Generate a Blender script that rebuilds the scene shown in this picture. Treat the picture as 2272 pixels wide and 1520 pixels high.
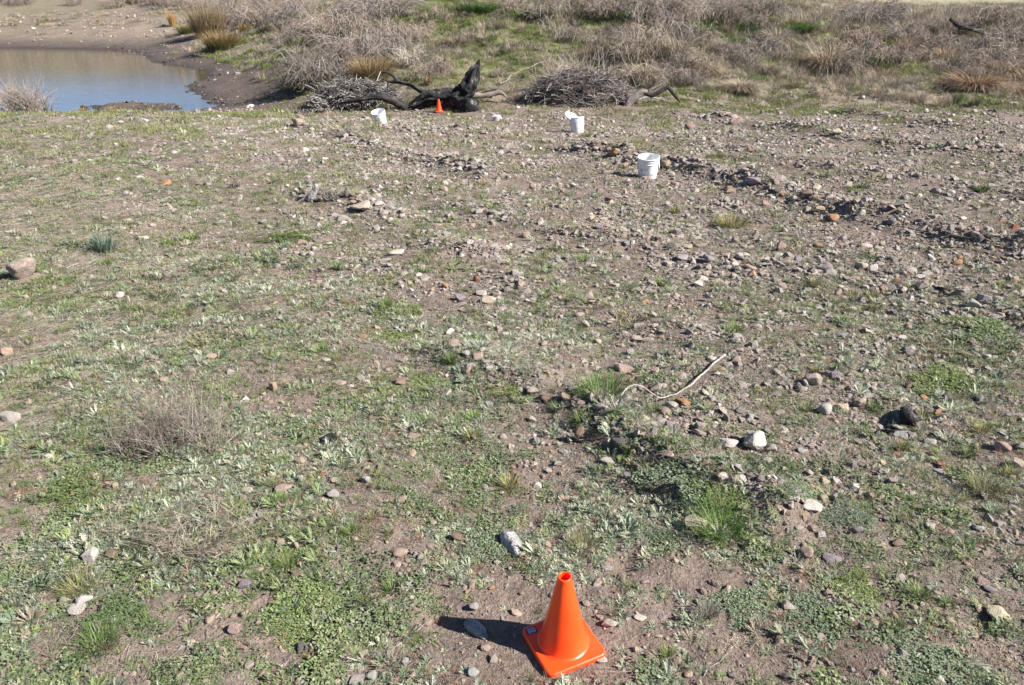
import bpy, bmesh, math, random
import numpy as np
from mathutils import Vector, Matrix, Euler

for _o in list(bpy.data.objects):
    bpy.data.objects.remove(_o)
SC = bpy.context.scene
COL = SC.collection
rng = np.random.default_rng(7)
random.seed(7)

# ------------------------------------------------------------------ camera, sky, sun, exposure
PW, PH, F = 2272.0, 1520.0, 1650.0          # photograph size and focal length in its pixels
CAM_H, PITCH = 1.80, math.radians(25.2)      # eye height, downward pitch
cam = bpy.data.cameras.new('camera')
cam.sensor_fit = 'HORIZONTAL'
cam.sensor_width = 36.0
cam.lens = 36.0 * F / PW
cam.clip_start, cam.clip_end = 0.05, 5000.0
cam_o = bpy.data.objects.new('camera', cam)
COL.objects.link(cam_o)
cam_o.location = (0, 0, CAM_H)
cam_o.rotation_euler = (math.pi / 2 - PITCH, 0, 0)
SC.camera = cam_o

SUN_AZ, SUN_EL = math.radians(-18.0), math.radians(37.0)   # towards the sun, from +x
sdir = Vector((math.cos(SUN_AZ) * math.cos(SUN_EL), math.sin(SUN_AZ) * math.cos(SUN_EL), math.sin(SUN_EL)))
world = bpy.data.worlds.new('World')
SC.world = world
world.use_nodes = True
wn = world.node_tree
wn.nodes.clear()
sky = wn.nodes.new('ShaderNodeTexSky')
sky.sky_type = 'NISHITA'
sky.sun_disc = False
sky.sun_elevation = SUN_EL
sky.sun_rotation = math.pi / 2 - SUN_AZ
sky.air_density, sky.dust_density, sky.ozone_density = 0.5, 0.0, 2.0
bg = wn.nodes.new('ShaderNodeBackground')
bg.inputs['Strength'].default_value = 0.075
wo = wn.nodes.new('ShaderNodeOutputWorld')
wn.links.new(sky.outputs[0], bg.inputs[0])
wn.links.new(bg.outputs[0], wo.inputs[0])
sun = bpy.data.lights.new('sun', 'SUN')
sun.energy = 5.0
sun.angle = math.radians(0.53)
sun.color = (1.0, 0.97, 0.935)
sun_o = bpy.data.objects.new('sun', sun)
COL.objects.link(sun_o)
sun_o.rotation_euler = sdir.to_track_quat('Z', 'Y').to_euler()
SC.view_settings.view_transform = 'Standard'
SC.view_settings.look = 'None'
SC.view_settings.exposure = 1.30
SC.view_settings.gamma = 1.0
SC.view_settings.use_curve_mapping = False
SC.render.engine = 'CYCLES'
SC.cycles.max_bounces = 5
SC.cycles.diffuse_bounces = 3
SC.cycles.transparent_max_bounces = 4

# ------------------------------------------------------------------ helpers: picture <-> place
CT, ST = math.cos(PITCH), math.sin(PITCH)
def ray(px, py):
    u, v = (np.asarray(px, float) - PW / 2) / F, (np.asarray(py, float) - PH / 2) / F
    return np.stack([u + 0 * v, CT - v * ST + 0 * u, -ST - v * CT + 0 * u], -1)
def project(x, y, z):
    dz = z - CAM_H
    Z = y * CT - dz * ST
    Y = y * ST + dz * CT
    Zs = np.maximum(Z, 0.3)
    return PW / 2 + F * x / Zs, PH / 2 - F * Y / Zs, Z
def at_dist(px, py, D):
    """the point on a picture ray that lies D metres ahead (world y)."""
    d = ray(px, py)
    t = D / d[..., 1]
    return d * t[..., None] + np.array([0, 0, CAM_H]) if np.ndim(t) else d * t + np.array([0, 0, CAM_H])

def _hash(ix, iy, seed):
    h = (ix.astype(np.int64) * 374761393 + iy.astype(np.int64) * 668265263 + seed * 1442695041) & 0x7fffffff
    h = ((h ^ (h >> 13)) * 1274126177) & 0x7fffffff
    return ((h ^ (h >> 16)) & 0xffff) / 65535.0
def vnoise(x, y, seed=0):
    ix, iy = np.floor(x), np.floor(y)
    fx, fy = x - ix, y - iy
    fx, fy = fx * fx * (3 - 2 * fx), fy * fy * (3 - 2 * fy)
    a, b = _hash(ix, iy, seed), _hash(ix + 1, iy, seed)
    c, d = _hash(ix, iy + 1, seed), _hash(ix + 1, iy + 1, seed)
    return (a * (1 - fx) + b * fx) * (1 - fy) + (c * (1 - fx) + d * fx) * fy
def fbm(x, y, freq, octv=3, seed=0):
    s, a, tot = 0, 1.0, 0
    for o in range(octv):
        s = s + a * (vnoise(x * freq + 17.3 * o, y * freq - 9.1 * o, seed + o) - 0.5)
        tot += a
        a *= 0.5
        freq *= 2.1
    return s / tot

# ------------------------------------------------------------------ the lie of the land
WATER_Z = -1.2
ctl = []
for X in (-9, -5, -2, 0, 2, 5, 9, 13):
    for Y in (-6, -1, 2, 5, 8, 11, 14):
        ctl.append((X, Y, -0.04 * Y + (0.012 * (-X) * max(0, Y) / 12 if X < 0 else 0.0)))
for px, py, D in [
    (974, 251, 18.4), (845, 277, 15.8), (1100, 262, 17.2), (1278, 292, 14.6), (1290, 235, 18.6), (1440, 232, 18.6),
    (0, 256, 16.8), (200, 252, 17.2), (400, 254, 17.4), (520, 266, 17.2), (640, 276, 16.6),
    (560, 150, 30.0), (650, 235, 20.2), (580, 236, 21.4), (495, 105, 38.0), (480, 75, 45.0), (350, 60, 50.0), (350, 12, 62.0), (620, 100, 34.0),
    (100, 85, 50.0), (100, 40, 58.0), (100, 4, 70.0), (-300, 40, 58.0), (-300, 4, 70.0), (600, 30, 46.0), (620, 4, 54.0),
    (800, 230, 20.0), (800, 150, 23.5), (800, 80, 27.0), (800, 4, 32.0), (680, 190, 22.0), (690, 120, 27.0), (700, 50, 36.0),
    (1000, 190, 20.6), (1000, 100, 25.0), (1000, 4, 31.0),
    (1200, 200, 20.2), (1200, 100, 25.0), (1200, 4, 31.0), (1400, 180, 20.8), (1500, 150, 22.5), (1500, 60, 27.0), (1540, 4, 31.0),
    (1650, 215, 20.4), (1800, 207, 21.2), (2050, 222, 20.6), (2272, 238, 19.6), (2500, 245, 19.2), (1830, 158, 24.0), (2100, 158, 23.6), (2400, 165, 23.4),
    (1900, 62, 28.5), (2200, 82, 27.0), (2450, 85, 27.0), (1680, 90, 26.5), (1650, 42, 33.0), (1900, 40, 38.0), (1900, 10, 60.0), (1660, 12, 50.0),
    (2272, 40, 37.0), (2272, 10, 60.0), (2600, 12, 60.0), (1700, 2, 75.0), (2200, 2, 75.0)]:
    ctl.append(tuple(at_dist(px, py, D)))
for q in [(-9.1, 23.6, -1.2), (-11.8, 27.9, -1.2), (-16.6, 37, -1.2), (-23.5, 46.5, -1.2), (-36, 48.5, -1.2), (-55, 47, -1.1),
          (-9.0, 20.9, -1.14), (-11, 20.4, -1.15), (-16, 20.1, -1.12), (-24, 19.8, -1.12), (-36, 19.0, -1.0), (-50, 18, -0.6), (-8.2, 22.5, -1.14),
          (-14, 26, -1.7), (-20, 30, -1.9), (-17, 33, -1.8), (-28, 36, -2.0), (-24, 42, -1.7), (-36, 30, -1.9), (-36, 42, -1.7), (-13, 23, -1.45), (-20, 23.5, -1.6), (-30, 24, -1.6), (-46, 34, -1.7), (-62, 34, -0.4),
          (-30, 12, -0.3), (30, 10, -0.5), (30, 25, 0.2), (-30, 0, 0), (30, 0, -0.2), (0, -20, 0.4), (-30, -20, 0.4), (30, -20, 0.3),
          (-40, 82, 4.9), (-15, 82, 4.7), (-12, 45, 1.0), (-6, 40, 2.1), (0, 40, 2.2), (8, 40, 2.2), (3, 55, 2.4), (15, 55, 1.7), (-60, 80, 4.9), (-80, 60, 1.2), (-80, 20, .6),
          (30, 90, 2.2), (60, 90, 2.4), (60, 40, 1.1), (60, 0, 0.4), (0, 95, 2.6)]:
    ctl.append(q)
CP = np.array(ctl, float)
def _tps(d2):
    return 0.5 * d2 * np.log(d2 + 1e-9)
def _fit(P):
    n = len(P)
    XY = P[:, :2] / 10.0
    K = _tps(((XY[:, None] - XY[None]) ** 2).sum(-1)) + np.eye(n) * 0.02
    A = np.zeros((n + 3, n + 3))
    A[:n, :n] = K
    A[:n, n] = A[n, :n] = 1
    A[:n, n + 1:] = XY
    A[n + 1:, :n] = XY.T
    b = np.zeros(n + 3)
    b[:n] = P[:, 2]
    return XY, np.linalg.solve(A, b)
TX, TW = _fit(CP)
def _large(x, y):
    xs, ys = x / 10.0, y / 10.0
    out = TW[-3] + TW[-2] * xs + TW[-1] * ys
    for (cx, cy), w in zip(TX, TW):
        out = out + w * _tps((xs - cx) ** 2 + (ys - cy) ** 2)
    return out
def large(x, y):
    r = np.hypot(x, y - 20)
    far = 4.7 + 0.012 * np.clip(r - 80, 0, 500) + 2.0 * fbm(x, y, 0.01, 2, 5)
    k = np.clip((r - 55) / 30.0, 0, 1)
    k = k * k * (3 - 2 * k)
    rc = np.minimum(1, 95.0 / np.maximum(r, 1e-6))
    return _large(x * rc, 20 + (y - 20) * rc) * (1 - k) + far * k

RIDGES = []      # (world polyline, height, half width): windrows of scraped gravel and small scarps
def _plane_pts(pl):
    out = []
    for px, py in pl:
        d = ray(px, py)
        t = CAM_H / -(d[2] + 0.04 * d[1])
        out.append((d[0] * t, d[1] * t))
    return np.array(out)
for pl, hh, ww in [
    ([(620, 284), (700, 296), (760, 312), (850, 335), (960, 356), (1080, 392)], 0.10, 0.28),
    ([(1240, 338), (1350, 352), (1500, 378), (1660, 412), (1740, 436), (1850, 462), (2000, 498), (2120, 525), (2300, 560)], 0.13, 0.26),
    ([(690, 432), (780, 448), (840, 470), (900, 500), (1000, 540), (1070, 566)], 0.065, 0.22),
    ([(1010, 790), (1150, 835), (1260, 880), (1340, 935), (1450, 1005), (1600, 1085), (1700, 1120)], 0.10, 0.15),
    ([(1600, 262), (1750, 290), (1900, 318), (2100, 336), (2300, 340)], 0.11, 0.32),
    ([(1880, 246), (2050, 268), (2180, 290)], 0.10, 0.30),
    ([(2080, 640), (2180, 680), (2300, 725)], 0.07, 0.16),
    ([(1340, 515), (1500, 556), (1700, 590), (1880, 610), (2010, 640)], 0.06, 0.18),
    ([(1000, 455), (1180, 500), (1330, 530)], 0.03, 0.18),
    ([(1080, 610), (1260, 660), (1480, 720), (1660, 770), (1850, 830), (2040, 900), (2250, 1000)], 0.025, 0.18),
    ([(1480, 300), (1620, 330), (1800, 372), (2000, 405), (2300, 440)], 0.045, 0.26),
    ([(930, 290), (1000, 296), (1090, 305)], 0.08, 0.5),
    ([(1290, 345), (1370, 352)], 0.05, 0.2)]:
    RIDGES.append((_plane_pts(pl), hh, ww))
def _ridge(x, y):
    out = np.zeros_like(x)
    wob = np.clip(.85 + 2.0 * fbm(x, y, 1.3, 3, 31), 0, 1.6)
    for P, hh, ww in RIDGES:
        best = np.full_like(x, 1e9)
        for (ax, ay), (bx, by) in zip(P[:-1], P[1:]):
            dx, dy = bx - ax, by - ay
            t = np.clip(((x - ax) * dx + (y - ay) * dy) / (dx * dx + dy * dy), 0, 1)
            best = np.minimum(best, (x - ax - t * dx) ** 2 + (y - ay - t * dy) ** 2)
        out = out + 1.25 * hh * np.exp(-best / (ww * ww)) * wob
    return out
PITS = []        # (x, y, radius, depth): scuffs and hollows
for px, py, rp, dp in [(1205, 1335, 24, .03), (1380, 1250, 30, .025), (1150, 1350, 40, .02), (1975, 940, 26, .06), (2195, 1385, 30, .05),
                       (1060, 1400, 40, .012), (1500, 1310, 60, .015), (130, 910, 26, .03), (1640, 1400, 60, .012), (960, 1390, 50, .012)]:
    q = _plane_pts([(px, py)])[0]
    PITS.append((q[0], q[1], rp / F * math.hypot(q[1], 1.8) * 1.0, dp))
def H(x, y):
    x, y = np.asarray(x, float), np.asarray(y, float)
    sh = x.shape
    x, y = x.ravel(), y.ravel()
    r = np.hypot(x, y)
    z = large(x, y)
    bank = np.clip((y - 18.5) / 3, 0, 1) * np.clip((x + 9) / 4, 0, 1) * np.clip((75 - r) / 30, 0, 1)
    mud = np.clip((z - WATER_Z) / 0.5, 0.15, 1)
    near = np.clip((60 - r) / 30, 0, 1)
    z = z + near * mud * (0.10 * fbm(x, y, 0.45, 2, 3) + 0.085 * fbm(x, y, 1.6, 3, 11)) * np.clip((r - 1) / 4, .3, 1)
    z = z + bank * (0.80 * fbm(x, y, 0.42, 3, 21) + 0.22 * fbm(x, y, 1.5, 2, 25))
    k = r < 14
    if k.any():
        z[k] += 0.034 * fbm(x[k], y[k], 6.0, 3, 41) + 0.014 * np.abs(fbm(x[k], y[k], 17.0, 2, 47))
    k = (r < 32) & (y > 0)
    if k.any():
        z[k] += _ridge(x[k], y[k]) * np.clip((30 - r[k]) / 6, 0, 1)
    for qx, qy, qr, qd in PITS:
        k = (np.abs(x - qx) < 4 * qr) & (np.abs(y - qy) < 4 * qr)
        if k.any():
            z[k] -= qd * np.exp(-((x[k] - qx) ** 2 + (y[k] - qy) ** 2) / (qr * qr)) * (1 + 2.0 * fbm(x[k], y[k], 12, 2, 61))
    # low bar of mud standing out of the pond
    k = (x < -6) & (x > -18) & (y > 19) & (y < 27)
    if k.any():
        e = ((x[k] + 10.9) / 1.5) ** 2 + ((y[k] - 22.3) / 0.75) ** 2
        z[k] = np.maximum(z[k], WATER_Z - 0.12 + 0.26 * np.exp(-e * 0.8) + 0.07 * fbm(x[k], y[k], 2.6, 3, 71))
    return z.reshape(sh)
_TS = np.concatenate([np.arange(1.2, 8, 0.12), np.arange(8, 30, 0.25), np.arange(30, 120, 1.0)])
_GC = {}
def ground_at(px, py):
    """first place where the picture ray meets the land."""
    if (px, py) in _GC:
        return _GC[px, py].copy()
    d = ray(px, py)
    t0 = CAM_H * .55 / -min(-.02, d[2])
    ts = _TS[_TS > min(t0, 20) - .3]
    for _ in range(2):
        x, y, z = d[0] * ts, d[1] * ts, CAM_H + d[2] * ts
        below = z < H(x, y)
        i = int(np.argmax(below)) if below.any() else len(ts) - 1
        t = ts[i]
        ts = np.linspace(ts[max(i - 1, 0)], t, 40)
    p = Vector((d[0] * t, d[1] * t, float(H(d[0] * t, d[1] * t))))
    _GC[px, py] = p
    return p.copy()
def depth(p):
    return p[1] * CT - (p[2] - CAM_H) * ST
def px2m(p):
    return depth(p) / F

# ------------------------------------------------------------------ what grows and lies where (cover maps)
GX = np.linspace(0, PW, 9)
GY = np.array([0, 60, 120, 180, 230, 260, 340, 420, 520, 640, 760, 900, 1050, 1200, 1350, 1500.0])
def _m(txt):
    return np.array([[float(v) for v in l.split()] for l in txt.strip().splitlines()])
M_GRAVEL = _m('''
.10 .10 .05 .0 .0 .0 .0 .0 .0
.25 .25 .10 .0 .0 .0 .0 .0 .0
.05 .05 .10 .0 .0 .0 .0 .0 .0
.0 .03 .12 .0 .0 .0 .0 .0 .0
.0 .05 .08 .10 .15 .15 .35 .6 .75
.10 .22 .50 .75 .60 .50 .75 .95 .95
.05 .15 .40 .95 .85 .85 .85 .95 1
.05 .10 .25 .75 .85 .95 .95 .95 .95
.05 .08 .22 .60 .85 1 1 1 1
.05 .08 .12 .25 .80 .90 .90 1 1
.05 .06 .10 .15 .65 .95 .85 .75 .9
.04 .05 .10 .12 .30 .75 1 1 .8
.04 .06 .16 .16 .20 .20 .55 1 1
.06 .08 .12 .10 .12 .05 .25 .7 1
.05 .05 .06 .06 .12 .08 .08 .3 .7
.04 .04 .06 .08 .12 .10 .08 .15 .35''')
M_SILVER = _m('''
0 0 0 0 0 0 0 0 0
0 0 0 0 0 0 0 0 0
0 0 0 0 0 0 0 0 0
0 0 0 0 0 0 0 0 0
.1 .1 0 0 0 0 0 0 0
.15 .15 .1 .05 .05 .05 .05 .03 .03
.25 .25 .18 .05 .05 .05 .05 .05 .05
.30 .30 .28 .10 .05 .05 .05 .05 .05
.32 .35 .34 .15 .10 .10 .10 .05 .05
.35 .42 .5 .38 .18 .15 .18 .18 .12
.42 .52 .65 .6 .3 .15 .3 .3 .35
.5 .65 .75 .65 .42 .22 .25 .3 .3
.6 .75 .75 .8 .5 .35 .2 .2 .2
.65 .7 .8 .8 .6 .2 .4 .2 .15
.65 .75 .75 .5 .22 .12 .5 .45 .3
.75 .75 .75 .6 .15 .2 .5 .55 .45''')
M_GREEN = _m('''
.25 .15 .12 .6 1.5 1.1 .4 .35 .45
.12 .05 .15 .35 1.1 .8 .7 .7 .6
0 0 .12 .35 .65 .5 .6 .6 .6
0 0 0 .45 .55 .35 .5 .55 .4
.4 .4 0 .2 .3 .3 .6 .5 .5
.65 .5 .3 .15 .15 .2 .25 .1 .1
.75 .6 .4 .15 .15 .15 .15 .1 .1
.75 .6 .4 .35 .2 .2 .2 .15 .15
.65 .5 .45 .4 .25 .2 .2 .1 .1
.5 .42 .42 .35 .25 .2 .25 .25 .2
.4 .42 .45 .55 .3 .2 .3 .35 .35
.4 .42 .45 .5 .45 .25 .25 .3 .3
.45 .42 .4 .4 .4 .45 .35 .2 .2
.42 .38 .38 .38 .3 .4 .4 .25 .2
.42 .42 .4 .3 .12 .1 .3 .3 .25
.42 .42 .3 .25 .1 .15 .22 .25 .25''')
M_DRY = _m('''
.35 .35 .55 .4 .3 .5 1 1 .9
.15 .15 .45 .4 .4 .55 .9 .8 .8
0 0 .12 .4 .5 .65 .8 .8 .8
0 0 .03 .3 .4 .8 .8 .7 .8
.3 .3 0 .2 .25 .3 .5 .45 .5
.4 .35 .25 .2 .2 .2 .15 .12 .12
.45 .4 .35 .25 .2 .2 .2 .18 .18
.5 .55 .4 .3 .25 .22 .22 .22 .22
.6 .6 .45 .3 .25 .22 .25 .22 .22
.7 .65 .45 .35 .3 .3 .3 .3 .25
.75 .6 .4 .35 .35 .35 .35 .35 .3
.65 .6 .4 .35 .4 .4 .35 .35 .35
.5 .5 .4 .35 .4 .35 .4 .4 .4
.5 .55 .45 .4 .35 .25 .35 .35 .35
.5 .5 .45 .4 .25 .25 .3 .3 .35
.5 .5 .45 .4 .2 .25 .3 .3 .35''')
def cover(M, x, y, z):
    px, py, Z = project(x, y, z)
    ok = Z > 0.8
    px = np.where(ok, px, PW / 2 + x * 400)
    py = np.where(ok, py, 1500)
    fx = np.clip(px / PW * 8, 0, 7.999)
    py = np.clip(py, 0, 1499.9)
    fy = np.interp(py, GY, np.arange(len(GY)))
    fy = np.minimum(fy, len(GY) - 1.001)
    ix, iy = fx.astype(int), fy.astype(int)
    u, v = fx - ix, fy - iy
    return (M[iy, ix] * (1 - u) + M[iy, ix + 1] * u) * (1 - v) + (M[iy + 1, ix] * (1 - u) + M[iy + 1, ix + 1] * u) * v

BARE = [(1090, 1385, 120, 70), (1240, 1345, 110, 60), (1430, 1270, 120, 50), (1560, 1290, 130, 60), (1440, 1400, 90, 60), (1110, 1490, 90, 50), (1620, 1450, 90, 60), (1230, 1010, 110, 60),
        (1480, 582, 110, 30), (1010, 650, 110, 40), (1330, 1420, 60, 50), (960, 1395, 60, 40), (1130, 1320, 70, 50), (1170, 960, 60, 50), (700, 620, 60, 20), (280, 460, 90, 20), (1400, 1480, 60, 40), (1720, 1500, 80, 50), (2000, 1440, 60, 40), (860, 1250, 60, 40)]
def bare(x, y, z):
    px, py, Z = project(x, y, z)
    out = np.zeros(len(px))
    for bx, by, rx, ry in BARE:
        out = np.maximum(out, np.exp(-(((px - bx) / rx) ** 2 + ((py - by) / ry) ** 2) ** 1.5 * .7))
    return np.where(Z > .8, out, 0)

# ------------------------------------------------------------------ materials
MATS = {}
def new_mat(name):
    m = bpy.data.materials.new(name)
    m.use_nodes = True
    nt = m.node_tree
    b = nt.nodes['Principled BSDF']
    MATS[name] = m
    return m, nt, b
def node(nt, typ, **kw):
    n = nt.nodes.new(typ)
    for k, v in kw.items():
        setattr(n, k, v)
    return n
def setin(n, **kw):
    for k, v in kw.items():
        n.inputs[k].default_value = v
def mix(nt, fac, a, b, blend='MIX'):
    n = node(nt, 'ShaderNodeMix', data_type='RGBA', blend_type=blend)
    for i, v in ((0, fac), (6, a), (7, b)):
        if hasattr(v, 'is_output'):
            nt.links.new(v, n.inputs[i])
        else:
            n.inputs[i].default_value = v
    return n.outputs[2]
def ramp(nt, fac, stops, interp='LINEAR'):
    n = node(nt, 'ShaderNodeValToRGB')
    n.color_ramp.interpolation = interp
    e = n.color_ramp.elements
    while len(e) < len(stops):
        e.new(0.5)
    for el, (p, c) in zip(e, stops):
        el.position = p
        el.color = (*c, 1) if len(c) == 3 else c
    nt.links.new(fac, n.inputs[0])
    return n.outputs[0]
def noise(nt, scale, detail=4, rough=0.55, coord=None, w=None):
    n = node(nt, 'ShaderNodeTexNoise')
    setin(n, Scale=scale, Detail=detail, Roughness=rough)
    if coord is not None:
        nt.links.new(coord, n.inputs['Vector'])
    return n.outputs['Fac']
def bump(nt, b, h, strength=0.5, dist=0.02):
    n = node(nt, 'ShaderNodeBump')
    setin(n, Strength=strength, Distance=dist)
    nt.links.new(h, n.inputs['Height'])
    nt.links.new(n.outputs[0], b.inputs['Normal'])

STONE_STOPS = [(0.0, (.15, .135, .128)), (.10, (.25, .222, .205)), (.24, (.36, .325, .292)), (.40, (.43, .375, .325)), (.52, (.32, .26, .22)),
               (.62, (.47, .425, .37)), (.72, (.41, .32, .265)), (.80, (.37, .345, .33)), (.86, (.39, .265, .18)), (.92, (.51, .46, .39)), (1.0, (.66, .62, .565))]
def stone_material(name, per_object):
    m, nt, b = new_mat(name)
    oi = node(nt, 'ShaderNodeObjectInfo')
    tc = node(nt, 'ShaderNodeTexCoord').outputs['Object']
    if per_object:
        base = oi.outputs['Color']
    else:
        base = ramp(nt, oi.outputs['Random'], STONE_STOPS)
    n1 = noise(nt, 3.0, 6, .6, tc)
    n2 = noise(nt, 22.0, 3, .6, tc)
    c = mix(nt, 1.0, base, ramp(nt, n1, [(.25, (.62, .60, .58)), (.5, (1, 1, 1)), (.72, (1.2, 1.16, 1.1))]), 'MULTIPLY')
    c = mix(nt, 1.0, c, ramp(nt, n2, [(.3, (.8, .79, .78)), (.6, (1.08, 1.06, 1.05))]), 'MULTIPLY')
    vor = node(nt, 'ShaderNodeTexVoronoi', feature='DISTANCE_TO_EDGE')
    setin(vor, Scale=2.2)
    nt.links.new(tc, vor.inputs['Vector'])
    c = mix(nt, ramp(nt, vor.outputs[0], [(0, (.35, .35, .35)), (.02, (0, 0, 0))]), c, (.12, .085, .06, 1))
    nt.links.new(c, b.inputs['Base Color'])
    n3 = noise(nt, 1.4, 4, .6, tc)
    c2 = mix(nt, ramp(nt, n3, [(.42, (0, 0, 0)), (.62, (.4, .4, .4))]), c, (.255, .205, .168, 1))   # clinging dust
    nt.links.new(c2, b.inputs['Base Color'])
    setin(b, Roughness=.95)
    b.inputs['Specular IOR Level'].default_value = .15
    bump(nt, b, n2, .6, .05)
    return m
stone_material('gravel_stone', False)
stone_material('rock_stone', True)
m, nt, b = new_mat('soil_clod')
oi = node(nt, 'ShaderNodeObjectInfo')
nt.links.new(ramp(nt, oi.outputs['Random'], [(0, (.15, .11, .085)), (.5, (.225, .17, .13)), (1, (.29, .22, .17))]), b.inputs['Base Color'])
setin(b, Roughness=1.0)
b.inputs['Specular IOR Level'].default_value = .1

def leaf_material(name, trans=0.25, rough=.7, spec=.2):
    """colour comes from the leaf's own colour attribute, with a little play from plant to plant."""
    m, nt, b = new_mat(name)
    at = node(nt, 'ShaderNodeAttribute', attribute_name='col')
    oi = node(nt, 'ShaderNodeObjectInfo')
    v = ramp(nt, oi.outputs['Random'], [(0, (.72, .75, .72)), (.35, (.95, .95, .95)), (.7, (1.08, 1.05, .98)), (1, (1.25, 1.18, 1.05))])
    c = mix(nt, 1.0, at.outputs['Color'], v, 'MULTIPLY')
    nt.links.new(c, b.inputs['Base Color'])
    setin(b, Roughness=rough)
    b.inputs['Specular IOR Level'].default_value = spec
    tr = node(nt, 'ShaderNodeBsdfTranslucent')
    nt.links.new(c, tr.inputs[0])
    mx = node(nt, 'ShaderNodeMixShader')
    mx.inputs[0].default_value = trans
    nt.links.new(b.outputs[0], mx.inputs[1])
    nt.links.new(tr.outputs[0], mx.inputs[2])
    nt.links.new(mx.outputs[0], nt.nodes['Material Output'].inputs[0])
    return m
leaf_material('leaf')
leaf_material('dry_stalk_fibre', .12, .85, .1)

def wood_material(name, stops, scale=6, rough=.85, bstr=.8):
    m, nt, b = new_mat(name)
    tc = node(nt, 'ShaderNodeTexCoord').outputs['Object']
    n1 = noise(nt, scale, 6, .65, tc)
    n2 = noise(nt, scale * 6, 3, .6, tc)
    c = ramp(nt, n1, stops)
    c = mix(nt, 1.0, c, ramp(nt, n2, [(.3, (.7, .7, .7)), (.65, (1.15, 1.15, 1.15))]), 'MULTIPLY')
    nt.links.new(c, b.inputs['Base Color'])
    setin(b, Roughness=rough)
    b.inputs['Specular IOR Level'].default_value = .3
    bump(nt, b, n2, bstr, .03)
    return m
m, nt, b = new_mat('wet_mud')
oi = node(nt, 'ShaderNodeObjectInfo')
nt.links.new(ramp(nt, oi.outputs['Random'], [(0, (.045, .036, .031)), (.6, (.08, .063, .053)), (1, (.13, .10, .082))]), b.inputs['Base Color'])
setin(b, Roughness=.75)
wood_material('charred_wood', [(.3, (.004, .004, .004)), (.48, (.012, .011, .011)), (.58, (.045, .040, .037)), (.70, (.22, .20, .18))])
wood_material('scorched_bark', [(.25, (.010, .009, .008)), (.5, (.035, .029, .026)), (.75, (.12, .10, .09))])
wood_material('bare_bark', [(.25, (.09, .07, .06)), (.5, (.2, .16, .14)), (.75, (.3, .25, .22))])
wood_material('weathered_wood', [(.25, (.16, .15, .14)), (.5, (.34, .32, .30)), (.75, (.52, .50, .47))], 10)
wood_material('pale_stick_wood', [(.3, (.28, .245, .205)), (.7, (.48, .43, .37))], 12)

m, nt, b = new_mat('orange_plastic')
tc = node(nt, 'ShaderNodeTexCoord').outputs['Object']
n1 = noise(nt, 9, 3, .5, tc)
c = ramp(nt, n1, [(.3, (.97, .066, .008)), (.7, (1.0, .080, .011))])
nd = noise(nt, 16, 7, .7, tc)
nt.links.new(mix(nt, ramp(nt, nd, [(.52, (0, 0, 0)), (.78, (.16, .16, .16))]), c, (.5, .24, .13, 1)), b.inputs['Base Color'])
setin(b, Roughness=.34)
b.inputs['Subsurface Weight'].default_value = .12
b.inputs['Subsurface Radius'].default_value = (.02, .006, .002)
b.inputs['Subsurface Scale'].default_value = .3
n2 = noise(nt, 60, 3, .5, tc)
r2 = node(nt, 'ShaderNodeMapRange')
setin(r2, **{'To Min': .26, 'To Max': .46})
nt.links.new(n2, r2.inputs[0])
nt.links.new(r2.outputs[0], b.inputs['Roughness'])
m, nt, b = new_mat('white_plastic')
tc = node(nt, 'ShaderNodeTexCoord').outputs['Object']
n1 = noise(nt, 7, 5, .65, tc)
nt.links.new(ramp(nt, n1, [(.30, (.42, .37, .31)), (.42, (.72, .70, .67)), (.55, (.80, .80, .79)), (.8, (.83, .83, .83))]), b.inputs['Base Color'])
setin(b, Roughness=.38)
b.inputs['Subsurface Weight'].default_value = .15
b.inputs['Subsurface Radius'].default_value = (.02, .02, .02)
def plain(name, c, rough=.5, metal=0):
    m, nt, b = new_mat(name)
    tc = node(nt, 'ShaderNodeTexCoord').outputs['Object']
    n1 = noise(nt, 40, 3, .5, tc)
    nt.links.new(mix(nt, n1, tuple(v * .88 for v in c) + (1,), tuple(min(1, v * 1.12) for v in c) + (1,)), b.inputs['Base Color'])
    setin(b, Roughness=rough, Metallic=metal)
    return m
plain('navy_label', (.02, .022, .075), .35)
plain('label_white', (.72, .72, .76), .4)
plain('wire_steel', (.5, .5, .5), .4, 1.0)

# ground
m, nt, b = new_mat('ground_soil')
at = node(nt, 'ShaderNodeAttribute', attribute_name='soil')
geo = node(nt, 'ShaderNodeNewGeometry')
pos = geo.outputs['Position']
nA = noise(nt, 1.1, 6, .65, pos)
nB = noise(nt, 9.0, 6, .65, pos)
nC = noise(nt, 75.0, 4, .7, pos)
nD = noise(nt, 320.0, 2, .6, pos)
c = mix(nt, 1.0, at.outputs['Color'], ramp(nt, nA, [(.3, (.80, .79, .78)), (.55, (1, 1, 1)), (.75, (1.14, 1.12, 1.08))]), 'MULTIPLY')
c = mix(nt, 1.0, c, ramp(nt, nB, [(.28, (.70, .68, .66)), (.5, (1, 1, 1)), (.72, (1.16, 1.14, 1.1))]), 'MULTIPLY')
c = mix(nt, 1.0, c, ramp(nt, nC, [(.3, (.62, .60, .58)), (.5, (1, 1, 1)), (.68, (1.28, 1.25, 1.2))]), 'MULTIPLY')
nt.links.new(c, b.inputs['Base Color'])
wet = node(nt, 'ShaderNodeAttribute', attribute_name='wet')
rr = node(nt, 'ShaderNodeMapRange')
setin(rr, **{'To Min': .97, 'To Max': .62})
nt.links.new(wet.outputs['Fac'], rr.inputs[0])
nt.links.new(rr.outputs[0], b.inputs['Roughness'])
b.inputs['Specular IOR Level'].default_value = .22
ad = node(nt, 'ShaderNodeMath', operation='ADD')
mu = node(nt, 'ShaderNodeMath', operation='MULTIPLY')
mu.inputs[1].default_value = .35
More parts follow.
